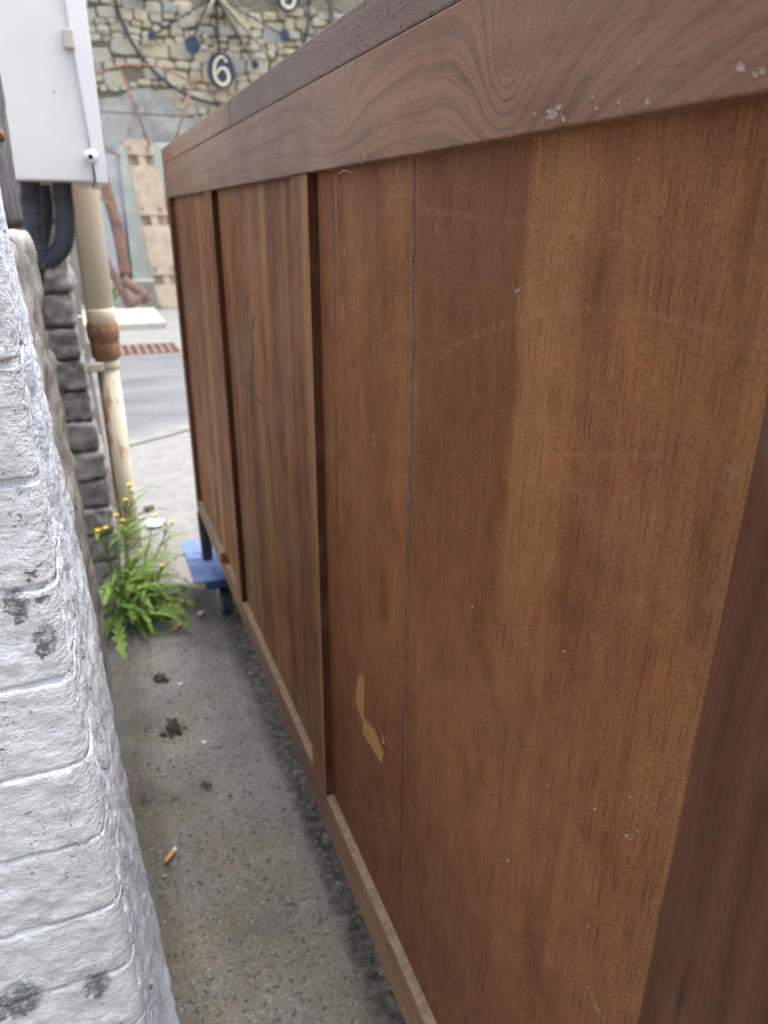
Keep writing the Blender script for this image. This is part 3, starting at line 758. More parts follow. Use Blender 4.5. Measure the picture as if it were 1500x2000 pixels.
# bottom rail with the cable notch, cut as one outline
def prism_x(name, outline, x0, x1, mt, parent, bev=.001):
    bm = bmesh.new(); f = bm.faces.new([bm.verts.new((x0, a, b)) for a, b in outline])
    r = bmesh.ops.extrude_face_region(bm, geom=[f]); bmesh.ops.translate(bm, vec=(x1 - x0, 0, 0), verts=[q for q in r['geom'] if isinstance(q, bmesh.types.BMVert)])
    bmesh.ops.recalc_face_normals(bm, faces=bm.faces)
    if bev: bmesh.ops.bevel(bm, geom=list(bm.edges), offset=bev, segments=1, affect='EDGES')
    return bmobj(name, bm, M[mt], parent)
br = prism_x('bottom_rail', [(.188, .254), (1.984, .292), (1.984, ZL), (1.618, ZL), (1.618, .300), (1.550, .300), (1.550, ZL), (.188, ZL)], .2205, .243, 'lowrail', sb)
for (a, b) in ((.189, .768), (.836, 1.359), (1.431, 1.549), (1.619, 1.983)):
    bm = bmesh.new(); n_ = max(4, int((b - a) / .012)); vs = []
    for k in range(n_ + 1):
        yy = a + (b - a) * k / n_
        vs += [(.2212, yy, ZL + .0008 + random.uniform(0, .0007)), (.2318, yy, ZL + .0012 + random.uniform(0, .0012))]
    vv = [bm.verts.new(q) for q in vs]
    for k in range(n_): bm.faces.new((vv[2 * k], vv[2 * k + 1], vv[2 * k + 3], vv[2 * k + 2]))
    r = bmesh.ops.extrude_face_region(bm, geom=list(bm.faces)); 
    for q in r['geom']:
        if isinstance(q, bmesh.types.BMVert): q.co.z = ZL + .0001
    bmesh.ops.recalc_face_normals(bm, faces=bm.faces); bmobj('dusty_ledge', bm, M['ledge'], br)
for ya, yb in ((.770, .835), (1.360, 1.430)):
    o = box('stile', (.2212, ya, ZL + .0002), (.243, yb, ZR - .0004), M['panel'], sb)
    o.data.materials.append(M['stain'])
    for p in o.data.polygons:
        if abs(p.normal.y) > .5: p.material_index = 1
tag(box('stile', (.2196, YN + .002, ZB), (.243, .187, ZR - .0004), M['stile'], sb, .001), 'dark streaked corner stile at the near end')
box('corner_post', (.2207, 1.9848, .292), (.262, YF, ZR - .0004), M['stile'], sb, .001)
box('corner_post', (.2435, YN + .002, ZB), (.2803, YN + .05, ZT - .0006), M['stile'], sb, .001)
p3 = box('back_panel', (.2375, .180, .30), (.2425, .773, ZR + .03), M['filler'], sb)
for a, b in ((.186, .5285), (.5302, .7215), (.7222, .7705)):
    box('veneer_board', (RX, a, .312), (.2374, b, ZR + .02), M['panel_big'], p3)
p2 = box('back_panel', (RX, .83, .312), (.2385, 1.365, ZR + .02), M['panel'], sb)
p1 = box('back_panel', (RX, 1.425, .3245), (.2385, 1.99, ZR + .02), M['panel'], sb)
box('end_panel', (.2625, YF - .022, .292), (.66, YF - .001, ZT - .0004), M['carcass'], sb, .001)
box('end_panel', (.2805, YN + .001, ZB), (.66, YN + .022, ZT - .0004), M['carcass'], sb, .001)
box('base_board', (.2440, YN + .023, .298), (.66, YF - .023, .311), M['carcass'], sb)
for k in range(4):
    a = YN + .004 + k * (YF - YN - .008) / 4; b = a + (YF - YN - .008) / 4 - .004
    d = box('door', (.6605, a, ZB), (.68, b, ZT - .002), M['carcass'], sb, .0015)
    box('pull', (.6805, b - .05, .72), (.70, b - .03, .84), M['stile'], d, .003)
for (lx, ly) in ((.2335, YF - .034), (.2395, YN + .034), (.63, YF - .034), (.63, YN + .034)):
    top_z = .2915 if ly > 1 else .2565
    lathe('leg', [(.0150, .142), (.0158, .145), (.0185, top_z - .01), (.0185, top_z)], (lx, ly, 0), M['leg'], sb, 20)

# marks on the back: chips, paint flecks, pencil, fluff
def flat_poly(bm, pts, X):
    vs = [bm.verts.new(onX(a, b, X)) for a, b in pts]
    try: bm.faces.new(vs)
    except ValueError: pass
def ribbon(bm, pts, X, wpx):
    C = catmull([Vector((a, b, 0)) for a, b in pts], 6); L = []; R = []
    for i, p in enumerate(C):
        t = (C[min(i + 1, len(C) - 1)] - C[max(i - 1, 0)]).normalized(); n = Vector((-t.y, t.x, 0)); ww = wpx * (.45 + .55 * math.sin(PI * (i + .5) / len(C)))
        L.append(bm.verts.new(onX(p.x + n.x * ww, p.y + n.y * ww, X))); R.append(bm.verts.new(onX(p.x - n.x * ww, p.y - n.y * ww, X)))
    for i in range(len(C) - 1): bm.faces.new((L[i], L[i + 1], R[i + 1], R[i]))
bm = bmesh.new()
rc = random.Random(9)
def ragged(pts, amp, n_=5):
    o = []
    for (a, b), (c, d) in zip(pts, pts[1:] + pts[:1]):
        for k in range(n_): t = k / n_; o.append((a + (c - a) * t + rc.uniform(-amp, amp), b + (d - b) * t + rc.uniform(-amp, amp) * 2.2))
    return o
flat_poly(bm, ragged([(703, 1316), (711, 1324), (712, 1360), (711, 1396), (718, 1412), (733, 1424), (740, 1446), (749, 1470), (746, 1489), (738, 1481), (729, 1464), (716, 1445), (708, 1430), (709, 1408), (701, 1396), (694, 1370), (696, 1342)], 1.1), RX - .0003)
bmobj('bare_patch', bm, M['chip'], p3); bm = bmesh.new()
for pts in ([(744, 1428), (750, 1440), (753, 1456), (747, 1449)], [(757, 1440), (760, 1452), (763, 1466), (760, 1462)], [(735, 1404), (738, 1416), (741, 1428), (737, 1420)], [(690, 1350), (692, 1372), (693, 1392), (690, 1376)]): flat_poly(bm, ragged(pts, .6, 3), RX - .0003)
bmobj('wood_sliver_marks', bm, M['chip'], p3)['kind'] = 'stuff'
bm = bmesh.new(); rs = random.Random(5)
def flecks(lst, X):
    for (a, b, r) in lst:
        n_ = 7; flat_poly(bm, [(a + r * rs.uniform(.5, 1.1) * math.cos(2 * PI * k / n_), b + r * rs.uniform(.5, 1.1) * math.sin(2 * PI * k / n_)) for k in range(n_)], X)
flecks([(1078, 220, 13), (1092, 209, 8), (1100, 232, 6), (1070, 230, 5), (1208, 200, 5), (1264, 198, 8), (1210, 214, 4), (1448, 132, 12), (1487, 138, 9), (1475, 146, 7), (1158, 188, 4), (1248, 122, 4), (1045, 222, 4), (1165, 212, 4)], .2177)
bmobj('paint_flecks', bm, M['fleck'], sb)['kind'] = 'stuff'
bm = bmesh.new()
flecks([(992, 1680, 5), (1012, 566, 5), (1008, 570, 3), (1162, 1580, 4), (1225, 1632, 4), (1245, 1622, 3), (1102, 1272, 4), (922, 1186, 3), (1115, 1842, 3), (1150, 1808, 3), (1230, 1556, 3), (1248, 310, 3), (1070, 1535, 3)], RX - .0003)
for pts in ([(1000, 560), (1012, 570), (1018, 558)], [(1008, 568), (1014, 590), (1010, 612)], [(1146, 1925), (1160, 1955), (1172, 1990)], [(1152, 1960), (1170, 1972), (1182, 1998)], [(1215, 1625), (1230, 1640), (1248, 1624)],
            [(672, 480), (674, 505)], [(667, 585), (670, 600), (668, 625)], [(780, 318), (774, 345)], [(801, 314), (800, 336)], [(728, 845), (732, 880)]):
    ribbon(bm, pts, RX - .0003, .75)
bmobj('scuff_flecks', bm, M['fleck'], p3)['kind'] = 'stuff'
bm = bmesh.new()
for pts in ([(646, 356), (650, 420), (652, 520), (655, 700)], [(655, 760), (656, 900), (660, 1060)]): ribbon(bm, pts, RX - .0003, 1.6)
bmobj('veneer_split', bm, M['filler'], p3)['kind'] = 'stuff'
bm = bmesh.new(); ribbon(bm, [(808, 300), (807, 420), (805, 560), (803, 700), (800, 860), (797, 1060), (795, 1200), (794, 1330), (793, 1490)], RX - .0003, 2.6)
bmobj('seam_filler', bm, M['filler'], p3)
bm = bmesh.new()
for pts in ([(491, 572), (484, 584), (482, 598), (486, 608)], [(495, 616), (494, 634), (489, 642), (485, 640)], [(491, 660), (495, 690), (491, 722), (485, 732), (475, 728)], [(472, 742), (492, 764), (518, 798)]): ribbon(bm, pts, RX - .0003, 1.5)
bmobj('pencil_mark', bm, M['pencil'], p2)
bm = bmesh.new()
for pts in ([(708, 290), (712, 305), (705, 322)], [(728, 246), (735, 262)], [(660, 340), (672, 333), (690, 338)]): ribbon(bm, pts, .2177, .8)
bmobj('fluff', bm, M['fleck'], sb)['kind'] = 'stuff'

# ------------------------------------------------ blue furniture dolly under the far end
dl = thing('furniture_dolly', (.475, 2.0, 0), 'blue felt topped furniture dolly under the far leg of the sideboard', 'dolly', 'furniture dollies under the sideboard')
def rounded_plate(name, x0, x1, y0, y1, z0, z1, r, mt, parent):
    out = []
    for cx, cy, a0 in ((x1 - r, y1 - r, 0), (x0 + r, y1 - r, 90), (x0 + r, y0 + r, 180), (x1 - r, y0 + r, 270)):
        for k in range(7): a = math.radians(a0 + 15 * k); out.append((cx + r * math.cos(a), cy + r * math.sin(a)))
    bm = bmesh.new(); f = bm.faces.new([bm.verts.new((a, b, z0)) for a, b in out])
    rr = bmesh.ops.extrude_face_region(bm, geom=[f]); bmesh.ops.translate(bm, vec=(0, 0, z1 - z0), verts=[q for q in rr['geom'] if isinstance(q, bmesh.types.BMVert)])
    bmesh.ops.recalc_face_normals(bm, faces=bm.faces); return bmobj(name, bm, M[mt], parent)
rounded_plate('board', .177, .773, 1.852, 2.148, .118, .136, .02, 'ply', dl)
rounded_plate('felt_top', .175, .775, 1.850, 2.150, .1365, .1415, .022, 'blue', dl)
for yy in (1.849, 2.141): box('edge_guard', (.205, yy, .112), (.745, yy + .010, .1355), M['bluerim'], dl, .003)
for cx in (.262, .688):
    for cy in (1.905, 2.095):
        f = box('caster_fork', (cx - .028, cy - .026, .098), (cx + .028, cy + .026, .1175), M['zinc'], dl, .003)
        for sx in (-1, 1):
            prism = [(cy - .034, .098), (cy + .026, .098), (cy + .012, .034), (cy - .020, .034)]
            prism_x('fork_arm', prism, cx + sx * .0205 - .0015, cx + sx * .0205 + .0015, 'zinc', f, 0)
        wh = lathe('wheel', [(.034, -.012), (.043, -.0145), (.0465, -.009), (.0475, 0), (.0465, .009), (.043, .0145), (.034, .012)], (cx, cy - .005, .0475), M['tyre'], dl, 28, axis='X')
        lathe('wheel_hub', [(.030, -.0155), (.033, -.0125), (.033, .0125), (.030, .0155)], (cx, cy - .005, .0475), M['hub'], wh, 20, axis='X')
d2 = copy_tree(dl); d2.location = (.475, .16, 0); d2['label'] = 'blue felt topped furniture dolly under the near end of the sideboard'

# ================================================================== PLANTS
def leaf_mesh(L, W, arch, teeth, seed, droop=1.0):
    """long lobed leaf: midrib strip with backward-pointing teeth"""
    r = random.Random(seed); n = teeth * 2 + 2; vs = []; fs = []; px = pz = 0.0
    for i in range(n + 1):
        t = i / n; env = (t / .62) ** .6 if t < .62 else max(0.02, 1 - ((t - .62) / .38) ** 1.6)
        hw = W * (.25 + .75 * env) if t > .04 else W * .22
        hw *= r.uniform(1.1, 1.4) if i % 2 else r.uniform(.38, .55)
        if i == n: hw = .0006
        th = arch[0] + (arch[1] - arch[0]) * t
        if i: px += L / n * math.cos(th); pz += L / n * math.sin(th)
        wv = r.uniform(-.003, .003); fw = .35 * hw if i % 2 else -.1 * hw
        cx, cz = math.cos(th), math.sin(th)
        vs += [(px - fw * cx - cz * hw * .28, hw, pz - fw * cz + cx * hw * .28 + wv), (px, 0, pz), (px - fw * cx - cz * hw * .28, -hw, pz - fw * cz + cx * hw * .28 - wv)]
    for i in range(n):
        a = i * 3; fs += [(a, a + 3, a + 4, a + 1), (a + 1, a + 4, a + 5, a + 2)]
    me = bpy.data.meshes.new('leaf'); me.from_pydata(vs, [], fs); me.materials.append(M['leaf'])
    return me
LEAF = [leaf_mesh(.23, .0105, (1.10, -.55), 9, 1), leaf_mesh(.20, .0095, (.95, -.35), 8, 2), leaf_mesh(.24, .0125, (.75, -.75), 9, 3),
        leaf_mesh(.16, .0085, (1.2, -.10), 7, 4), leaf_mesh(.21, .0105, (.45, -.40), 8, 5), leaf_mesh(.11, .0075, (1.0, .1), 6, 6)]
def add_leaf(parent, i, loc, rz, sc=1.0, tilt=0.0):
    o = bpy.data.objects.new('leaf', LEAF[i]); COL.objects.link(o); o.parent = parent
    o.location = Vector(loc) - parent.location; o.rotation_euler = (random.uniform(-.3, .3), tilt, rz); o.scale = (sc, sc, sc); return o
def flower(parent, p, r=.0075):
    bm = bmesh.new(); n_ = 11; c = bm.verts.new(Vector(p) + Vector((0, 0, .002)))
    for k in range(n_):
        a = 2 * PI * k / n_; da = .26
        q = [bm.verts.new(Vector(p) + Vector((math.cos(a + s_) * r * rr, math.sin(a + s_) * r * rr, h_))) for s_, rr, h_ in ((-da, .75, .0035), (0, 1.1, .0045), (da, .75, .0035))]
        bm.faces.new((c, q[0], q[1], q[2]))
    o = bmobj('flower_head', bm, M['petal'], parent)
    lathe('flower_base', [(.0012, -.007), (.0032, -.005), (.0036, 0), (.002, .0022)], p, M['stem'], o, 8)
    return o
pw = thing('weed_plant', (-.015, 1.98, 0), 'big leafy green weed with yellow flowers growing at the drainpipe foot', 'weed')
rp = random.Random(21)
rootp = Vector((-.02, 1.985, .004))
for k in range(84):
    a = -2.2 + 3.4 * (k + rp.uniform(-.3, .3)) / 84
    i = rp.choice([0, 1, 2, 0, 4, 3, 1]); b = rootp + Vector((rp.uniform(-.03, .03), rp.uniform(-.08, .16), rp.uniform(0, .05)))
    add_leaf(pw, i, b, a, rp.uniform(.62, 1.05), rp.uniform(-.35, .15))
for (tx, ty, s_) in ((245, 1298, 1.0), (292, 1250, .75), (342, 1218, .95), (322, 1165, .85), (318, 1140, .8), (300, 1100, .7)):
    g = onZ(tx, ty, .01); v_ = g - rootp
    add_leaf(pw, 2 if s_ > .9 else 4, rootp + Vector((0, 0, .01)), math.atan2(v_.y, v_.x), v_.length / .22, .1)
for k in range(14):
    a = rp.uniform(-1.15, .55); b = rootp + Vector((rp.uniform(0, .04), rp.uniform(-.06, .14), rp.uniform(.005, .03)))
    add_leaf(pw, rp.choice([2, 4, 4]), b, a, rp.uniform(.8, 1.1), rp.uniform(.05, .3))
stems = [((-.005, 2.03), [(253, 950), (258, 962)], 2.12), ((.01, 2.06), [(246, 980)], 2.10), ((-.02, 2.02), [(228, 1010), (240, 1020), (238, 1032)], 2.06),
         ((-.03, 2.0), [(207, 1035), (192, 1040)], 1.98), ((.03, 2.12), [(303, 1010)], 2.2), ((.04, 2.14), [(336, 1022)], 2.24), ((.05, 1.99), [(316, 1108), (300, 1134)], 1.98)]
for (bx, by), tips, Yp in stems:
    for k, (a, b) in enumerate(tips):
        tpt = onY(a, b, Yp); b0 = Vector((bx, by, 0)); md = b0.lerp(tpt, .55) + Vector((rp.uniform(-.01, .01), rp.uniform(-.01, .01), .02))
        C = catmull([b0, md, tpt], 6); st_ = tube('stem', C, [.0026 - .0013 * i / len(C) for i in range(len(C))], M['stem'], pw, 6)
        flower(pw, tpt + Vector((0, 0, .004)), .0085)
        for q in range(5):
            f = .18 + .15 * q; p = C[min(len(C) - 1, int(f * len(C)))]
            add_leaf(pw, rp.choice([3, 5, 5, 1]), p, rp.uniform(-2.6, .9), rp.uniform(.45, .75), rp.uniform(-.3, .2))
# dry grassy tuft to the right of the pipe
tf = thing('grass_tuft', (.10, 2.36, 0), 'thin dry grass tuft growing right of the drainpipe foot', 'grass tuft')
bm = bmesh.new()
for k in range(46):
    a = rp.uniform(0, 2 * PI); l = rp.uniform(.06, .16); b0 = Vector((.10 + rp.uniform(-.05, .05), 2.36 + rp.uniform(-.08, .08), 0)); e = rp.uniform(.3, 1.2)
    d = Vector((math.cos(a), math.sin(a), 0)); s_ = Vector((-d.y, d.x, 0)) * .0012
    q0 = b0; q1 = b0 + d * l * .5 * math.cos(e) + Vector((0, 0, l * .6 * math.sin(e))); q2 = b0 + d * l + Vector((0, 0, l * .7 * math.sin(e) - .01))
    v1 = [bm.verts.new(q) for q in (q0 - s_, q0 + s_, q1 + s_, q1 - s_, q2)]
    bm.faces.new((v1[0], v1[1], v1[2], v1[3])); bm.faces.new((v1[3], v1[2], v1[4]))
o = bmobj('blades', bm, simple('dry_grass', (0.20, 0.21, 0.09), .7, .2), tf); o['kind'] = 'stuff'
def sprig(px, py, Y, n_, sc, label):
    p = onY(px, py, Y); t = thing('seedling', p, label, 'seedling'); bm = bmesh.new()
    add_tube(bm, [p + Vector((0, .01, -.012 * sc)), p, p + Vector((.004, -.004, .018 * sc))], .0012, 6); bmobj('stem', bm, M['stem'], t, True)
    for k in range(n_): add_leaf(t, 5, p + Vector((0, 0, rp.uniform(-.01, .018) * sc)), rp.uniform(-3, .6), rp.uniform(.22, .42) * sc, rp.uniform(-.6, .3))
sprig(119, 445, 1.98, 10, 1.15, 'small bright green seedling sprouting between the grey conduits')
sprig(122, 768, 2.19, 6, .75, 'tiny green seedling rooted in a joint of the block pillar')
sprig(268, 1640, .98, 5, .5, 'tiny green seedling at the foot of the white pier')
sprig(225, 590, 9.7, 14, 7.0, 'green weed clump behind the rusty plough parts')

# ================================================================== LITTER ON THE GROUND
def butt(A, B, label, r=.0039):
    A = Vector(A); B = Vector(B); t = thing('cigarette_butt', (A + B) / 2 - Vector((0, 0, r)), label, 'cigarette butt', 'cigarette butts on the alley floor')
    m = A.lerp(B, .78); tube('filter', [A, A.lerp(m, .5), m], [r, r * .96, r], M['filter'], t, 12); tube('paper', [m.lerp(B, .01), B], [r * .99, r * .9], M['paper'], t, 12)
a, b = onZ(322, 1683, .006), onZ(343, 1657, .006); butt(a, b, 'orange cigarette butt lying beside the foot of the white pier')
a, b = onZ(336, 1231, .006), onZ(354, 1217, .006); butt(a, b, 'orange cigarette butt lying at the tips of the weed leaves')
def lump(name, px, py, r, label, cat, mt, h=.6, jag=.25, seed=0):
    c = onZ(px, py, 0.0); bm = bmesh.new(); bmesh.ops.create_icosphere(bm, subdivisions=2, radius=1.0)
    q = np.array([v.co[:] for v in bm.verts]); nn = fbm(q + seed * 3.3, 1.6, 3, seed)
    for v, d in zip(bm.verts, nn): v.co = Vector((v.co.x * r * (1 + jag * d * 1.6), v.co.y * r * (1 + jag * d * 1.6), max(v.co.z, -.35) * r * h * (1 + jag * d))) + c + Vector((0, 0, r * h * .3))
    tag(bmobj(name, bm, M[mt], None, True), label, cat)
lump('pebble', 398, 1450, .0052, 'pale grey pebble in the middle of the alley floor', 'pebble', 'paper', .6, .2, 1)
lump('pebble', 352, 1337, .0062, 'white pebble right of the upper dark clod', 'pebble', 'paper', .5, .25, 2)
def clod(px, py, r, n_, label, seed):
    c = onZ(px, py, 0.0); rr = random.Random(seed); bm = bmesh.new()
    for k in range(n_):
        a = rr.uniform(0, 2 * PI); d = r * rr.random() ** .7 * (1 + .4 * math.sin(3 * a + seed)); s_ = rr.choice([.0016, .0024, .0036, .005]) * rr.uniform(.7, 1.3)
        m_ = Matrix.Translation((c.x + math.cos(a) * d, c.y + math.sin(a) * d * 1.25, .001 + s_ * .25)) @ Euler((rr.uniform(0, 6), rr.uniform(0, 6), rr.uniform(0, 6))).to_matrix().to_4x4() @ Matrix.Diagonal((s_ * rr.uniform(.8, 1.6), s_, s_ * .6, 1))
        bmesh.ops.create_icosphere(bm, subdivisions=1, radius=1.0, matrix=m_)
    t = thing('soil_clod', c, label, 'soil clod'); o = bmobj('crumbs', bm, M['dirt'], t); o['kind'] = 'stuff'
clod(338, 1424, .024, 80, 'largest crumbly dark soil clod, in the middle of the alley floor', 3)
clod(312, 1326, .019, 44, 'dark soil clod nearest the weed plant', 4)
clod(404, 1534, .010, 16, 'smallest dark soil clod, nearest the sideboard', 5)
def flatbit(name, pts, z, label, cat, mt, th=.0012):
    bm = bmesh.new(); f = bm.faces.new([bm.verts.new(onZ(a, b, z) + Vector((0, 0, random.uniform(0, .006)))) for a, b in pts])
    r = bmesh.ops.extrude_face_region(bm, geom=[f]); bmesh.ops.translate(bm, vec=(0, 0, th), verts=[q for q in r['geom'] if isinstance(q, bmesh.types.BMVert)])
    bmesh.ops.recalc_face_normals(bm, faces=bm.faces); tag(bmobj(name, bm, M[mt]), label, cat)
flatbit('paper_scrap', [(284, 1020), (300, 1014), (322, 1018), (316, 1028), (290, 1034)], .004, 'white paper scrap on the ground behind the weed', 'paper scrap', 'paper')
flatbit('wood_chip', [(280, 993), (299, 989), (302, 994), (283, 999)], .004, 'dark brown wood chip lying behind the white paper scrap', 'wood chip', 'dirt', .006)
flatbit('wood_chip', [(386, 1196), (400, 1195), (394, 1203), (387, 1202)], .004, 'pale triangular wood chip under the dolly edge', 'wood chip', 'paper', .002)
for (p0, p1, lb) in (((268, 1434), (296, 1437), 'pale dry straw beside the largest dark clod'), ((322, 1740), (324, 1765), 'pale dry straw below the cigarette butt by the pier')):
    a, b = onZ(*p0, .006), onZ(*p1, .008); tag(tube('straw', [a, a.lerp(b, .5) + Vector((.001, .002, .002)), b], .0011, M['ledge'], None, 6), lb, 'straw')
# loose grit
bm = bmesh.new(); rg = random.Random(3)
for k in range(2400):
    x = rg.uniform(-.02, .34) if k % 2 else rg.choice([rg.gauss(.0, .022), rg.gauss(.0, .022), rg.uniform(.24, .4)]); y = rg.uniform(.45, 2.3); s_ = rg.choice([.0009, .0012, .0016, .0022, .0032]) * rg.uniform(.7, 1.2)
    m_ = Matrix.Translation((x, y, .0005 + s_ * .35)) @ Euler((rg.uniform(0, 6), rg.uniform(0, 6), rg.uniform(0, 6))).to_matrix().to_4x4() @ Matrix.Diagonal((s_ * rg.uniform(.7, 1.5), s_, s_ * .8, 1))
    bmesh.ops.create_icosphere(bm, subdivisions=1, radius=1.0, matrix=m_) if False else bmesh.ops.create_cone(bm, cap_ends=True, segments=5, radius1=1.0, radius2=.55, depth=1.2, matrix=m_)
o = bmobj('loose_grit', bm, M['gravel']); tag(o, 'loose grit scattered over the alley floor', 'grit', None, 'stuff')

# ================================================================== ACROSS THE ROAD
gr = thing('drain_grate', (.40, 6.72, 0), 'rusty drain grate set in the ground beyond the road', 'drain grate')
x0, x1, y0, y1 = .02, .705, 6.44, 6.98
box('pit_shade', (x0 + .01, y0 + .01, -.003), (x1 - .01, y1 - .01, .001), M['hole'], gr)  # flat dark sheet just under the bars, painting the shade of the pit
for k in range(6):
    yy = y0 + (y1 - y0 - .028) * k / 5; box('bar', (x0, yy, .0012), (x1, yy + .026, .0030), M['rustfar'], gr, .0008, 1)
for k in range(11):
    xx = x0 + (x1 - x0 - .022) * k / 10; box('cross_bar', (xx, y0, .0014), (xx + .024, y1, .0028), M['rustfar'], gr, .0008, 1)
tag(box('concrete_slab', (-1.2, 7.95, -.01), (.735, 9.25, .065), M['slab'], None, .012), 'pale concrete slab lying on the ground behind the drain grate', 'slab')
# giant metal wall clock
ck = thing('wall_clock', (1.97, 10.74, 2.40), 'giant round metal wall clock with navy numeral discs on the stone wall', 'wall clock')
CC = Vector((1.985, 10.74, 3.585)); YK = 10.74
tube('outer_ring', [CC + Vector((math.cos(a) * 1.195, 0, math.sin(a) * 1.175)) for a in np.linspace(0, 2 * PI, 97)], .021, M['iron'], ck, 8)
def spoke(p, r=.012, nm='spoke', mt='iron', y=YK): return tube(nm, [Vector((CC.x, y, CC.z)), Vector((p.x, y, p.z))], [r, r], M[mt], ck, 8)
def disc(nm, c, rx, rz, y, mt, parent, th=.018):
    bm = bmesh.new(); f = bm.faces.new([bm.verts.new((c.x + math.cos(2 * PI * k / 28) * rx, y, c.z + math.sin(2 * PI * k / 28) * rz)) for k in range(28)])
    r = bmesh.ops.extrude_face_region(bm, geom=[f]); bmesh.ops.translate(bm, vec=(0, -th, 0), verts=[q for q in r['geom'] if isinstance(q, bmesh.types.BMVert)])
    bmesh.ops.recalc_face_normals(bm, faces=bm.faces); return bmobj(nm, bm, M[mt], parent)
def numeral(strokes, c, s_, y, parent):
    bm = bmesh.new()
    for pts, wd in strokes:
        C = catmull([Vector((a, 0, b)) for a, b in pts], 8); L = []; Rr = []
        for i, p in enumerate(C):
            t = (C[min(i + 1, len(C) - 1)] - C[max(i - 1, 0)]).normalized(); n_ = Vector((-t.z, 0, t.x)); f = i / (len(C) - 1)
            ww = wd[0] + (wd[1] - wd[0]) * math.sin(PI * f)
            for lst, sg in ((L, 1), (Rr, -1)):
                q = (p + n_ * ww * sg) * s_; lst.append(bm.verts.new((c.x + q.x, y, c.z + q.z)))
        for i in range(len(C) - 1): bm.faces.new((L[i], L[i + 1], Rr[i + 1], Rr[i]))
    r = bmesh.ops.extrude_face_region(bm, geom=list(bm.faces)); bmesh.ops.translate(bm, vec=(0, -.012, 0), verts=[q for q in r['geom'] if isinstance(q, bmesh.types.BMVert)])
    bmesh.ops.recalc_face_normals(bm, faces=bm.faces); return bmobj('numeral', bm, M['cream'], parent)
SIX = [([(.28, .72), (.02, .80), (-.34, .48), (-.48, -.05), (-.36, -.58), (.02, -.82), (.38, -.62), (.46, -.25), (.30, .08), (.02, .14), (-.20, -.02), (-.30, -.25)], (.05, .105)), ([(.24, .66), (.34, .58), (.33, .48)], (.06, .08))]
THREE = [([(-.36, .60), (-.10, .80), (.24, .70), (.30, .42), (.12, .14), (-.10, .06)], (.05, .105)), ([(-.10, .06), (.24, .0), (.44, -.32), (.30, -.70), (-.06, -.82), (-.36, -.62), (-.38, -.38), (-.22, -.30), (-.14, -.42)], (.06, .11))]
p6 = onY(431, 139, YK); p3_ = onY(560, -12, YK); p9 = Vector((2 * CC.x - p3_.x, YK, p3_.z - .03)); p12 = Vector((CC.x, YK, CC.z + .80))
for p, st_, flip in ((p6, SIX, 1), (p3_, THREE, 1), (p9, [([(-a, -b) for a, b in q], w_) for q, w_ in SIX], 1)):
    spoke(p, .017); d = disc('numeral_disc', p, .172, .205, YK - .03, 'navy', ck); numeral(st_, p, .190, YK - .049, d)
for (a, b, r) in ((295, 71, .045), (497, 127, .045), (555, 70, .062)):
    p = onY(a, b, YK); spoke(p, .010); disc('hour_disc', p, r, r * 1.1, YK - .02, 'navy', ck)
p7 = onY(375, 90, YK); bm = bmesh.new(); add_tube(bm, catmull([onY(417, -3, YK - .05), onY(398, 25, YK - .05), onY(384, 60, YK - .05), onY(377, 80, YK - .05)], 6), .013, 8)
hd = bmobj('hour_hand', bm, M['iron'], ck, True); disc('hand_disc', p7, .088, .098, YK - .05, 'navy', hd)
for e in ((545, 130, .055), (500, 122, .02), (395, 40, .05)):
    pe = onY(e[0], e[1], YK - .06); bm = bmesh.new(); add_tube(bm, [Vector((CC.x, YK - .06, CC.z)), pe], [e[2] * 1.7, e[2] * .35], 6, True, .3); bmobj('minute_hand', bm, M['hand'], ck, True)
disc('boss', CC, .09, .09, YK - .03, 'iron', ck, .05)
# pole fixed to the wall on the right
tag(tube('wall_pole', [onY(647, y_, 10.72) for y_ in (-60, 0, 60, 300)], .035, M['darkpole'], None, 10), 'dark brown vertical pole fixed to the stone wall right of the clock', 'pole')
# rusty half-wheel arch
ra = thing('rusty_arch', (1.0, 9.75, 0), 'rusty iron half wheel arch with thin spokes before the stone wall', 'iron arch')
arc = [onY(a, b, 9.75) for a, b in ((120, 196), (150, 168), (188, 146), (228, 130), (268, 126), (308, 131), (350, 148), (392, 172), (437, 205), (470, 240), (500, 300))]
tube('rim', catmull(arc, 6), .019, M['rustpink'], ra, 8, True, .6)
for a, b in (((233, 131), (293, 285)), ((375, 165), (338, 290)), ((150, 250), (236, 308))):
    P0, P1 = onY(*a, 9.75), onY(*b, 9.75); tube('spoke', [P0, P1], .012, M['rustpink'], ra, 8)
hub = onY(318, 420, 9.76); tube('post', [onY(322, 300, 9.95), onY(330, 420, 9.95), Vector((onY(330, 420, 9.95).x, 9.95, 0))], .03, M['rustpink'], ra, 8)
# leaning sheets
def sheet(name, quad, Y, lean, th, mt, label):
    lo = [onY(a, b, Y) for a, b in quad]; vs = []
    for dy in (0, th):
        for p in lo: vs.append((p.x, Y + dy + (p.z / 1.9) * lean, p.z))
    bm = bmesh.new(); vv = [bm.verts.new(q) for q in vs]
    for q in [(0, 1, 2, 3), (7, 6, 5, 4), (0, 4, 5, 1), (1, 5, 6, 2), (2, 6, 7, 3), (3, 7, 4, 0)]: bm.faces.new([vv[k] for k in q])
    bmesh.ops.recalc_face_normals(bm, faces=bm.faces); bmesh.ops.bevel(bm, geom=list(bm.edges), offset=.004, segments=1, affect='EDGES')
    tag(bmobj(name, bm, M[mt]), label, 'sheet', 'pale sheets leaning on the wall')
sheet('leaning_sheet', [(262, 556), (345, 552), (318, 280), (232, 282)], 10.3, .28, .03, 'sheetA', 'pale green sheet leaning on the wall directly behind the notched plank')
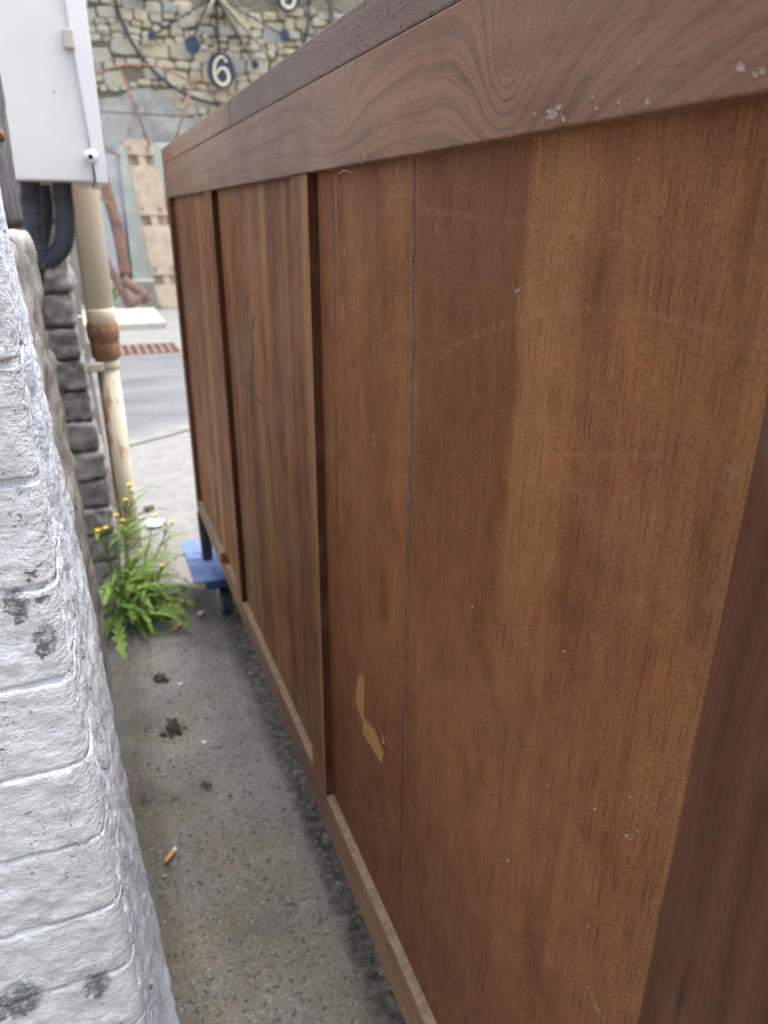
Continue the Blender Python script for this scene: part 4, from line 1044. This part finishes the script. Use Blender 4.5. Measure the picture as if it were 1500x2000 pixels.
sheet('leaning_sheet', [(178, 560), (251, 556), (240, 300), (150, 300)], 10.36, .26, .03, 'sheetB', 'blue grey sheet leaning on the wall left of the pale green one')
sheet('leaning_sheet', [(330, 556), (420, 552), (400, 272), (306, 276)], 10.42, .26, .03, 'sheetC', 'mint white sheet mostly hidden behind the sideboard corner')
tag(box('kerb_block', (.2, 10.22, -.01), (1.6, 10.50, .30), M['slab'], None, .02), 'low pale kerb block under the leaning sheets', 'block')
# notched wooden plank
nk = thing('notched_plank', (.95, 9.7, 0), 'pale wooden plank with three pairs of slots standing before the leaning sheets', 'plank')
def edge_l(t): return .835 + (.652 - .835) * t
Hk = 1.905; wk = .33; st_ = (.28, .96, 1.62)
def slab_k(name, z0, z1, f0, f1, y0, y1, chop=0.0, mt='rawwood'):
    def X(z, f): return edge_l(z / Hk) + wk * f
    o = [(X(z0, f0), z0), (X(z0, f1), z0), (X(z1, f1), z1), (X(z1, f0), z1)]
    if chop > 0: o = [(X(z0, f0), z0), (X(z0, f1), z0), (X(z1 - chop, f1), z1 - chop), (X(z1, f1) - chop, z1), (X(z1, f0) + chop, z1), (X(z1 - chop, f0), z1 - chop)]
    if chop < 0: c = -chop; o = [(X(z0, f0) + c, z0), (X(z0, f1), z0), (X(z1, f1), z1), (X(z1, f0), z1), (X(z0 + c, f0), z0 + c)]
    vs = [(x, yy + .25 * z / Hk, z) for yy in (y0, y1) for x, z in o]; n_ = len(o)
    bm = bmesh.new(); vv = [bm.verts.new(q) for q in vs]; bm.faces.new(vv[:n_]); bm.faces.new(vv[n_:][::-1])
    for k in range(n_): bm.faces.new((vv[k], vv[(k + 1) % n_], vv[n_ + (k + 1) % n_], vv[n_ + k]))
    bmesh.ops.recalc_face_normals(bm, faces=bm.faces); bmesh.ops.bevel(bm, geom=list(bm.edges), offset=.006, segments=2, affect='EDGES'); return bmobj(name, bm, M[mt], nk)
slab_k('back_board', .02, Hk - .04, .04, .96, 9.79, 9.81)
hsl = .11; zs = [0.0] + [q for s_ in st_ for q in (s_, s_ + hsl)] + [Hk]
for k in range(0, len(zs), 2):
    slab_k('plank_length', zs[k], zs[k + 1], 0, 1, 9.70, 9.785, .05 if k == len(zs) - 2 else (-.04 if k == 0 else 0))
for s_ in st_:
    slab_k('web', s_ - .01, s_ + hsl + .01, .36, .64, 9.712, 9.78)
    slab_k('horn', s_ + hsl - .002, s_ + hsl + .10, .10, .20, 9.690, 9.70, .02); slab_k('horn', s_ + hsl - .002, s_ + hsl + .10, .72, .82, 9.690, 9.70, .02)
# rusty plough parts
pl = thing('plough_share', (.48, 9.5, 0), 'rusty old plough parts leaning beside the notched plank', 'plough')
def bar(nm, pts, r, Y=9.5, flat=.35, mt='rustfar'):
    P = [onY(a, b, Y) for a, b in pts]; C = catmull(P, 5) if len(P) > 2 else P
    return tube(nm, C, r * flat, M[mt], pl, 8, True, 1.0 / flat)
bar('beam', [(196, 330), (212, 385), (232, 460), (246, 545)], .065, 9.55)
bar('mouldboard', [(202, 500), (228, 548), (256, 600)], .05, 9.45, .5)
bar('share', [(240, 545), (262, 562), (278, 572), (288, 590)], .055, 9.45, .4)
bar('landside', [(246, 606), (262, 592), (286, 572)], .035, 9.4, .6)
bar('foot', [(252, 575), (252, 600), (250, 612)], .035, 9.4, .8)
bar('strap', [(196, 385), (216, 405), (238, 440)], .02, 9.42, .6)
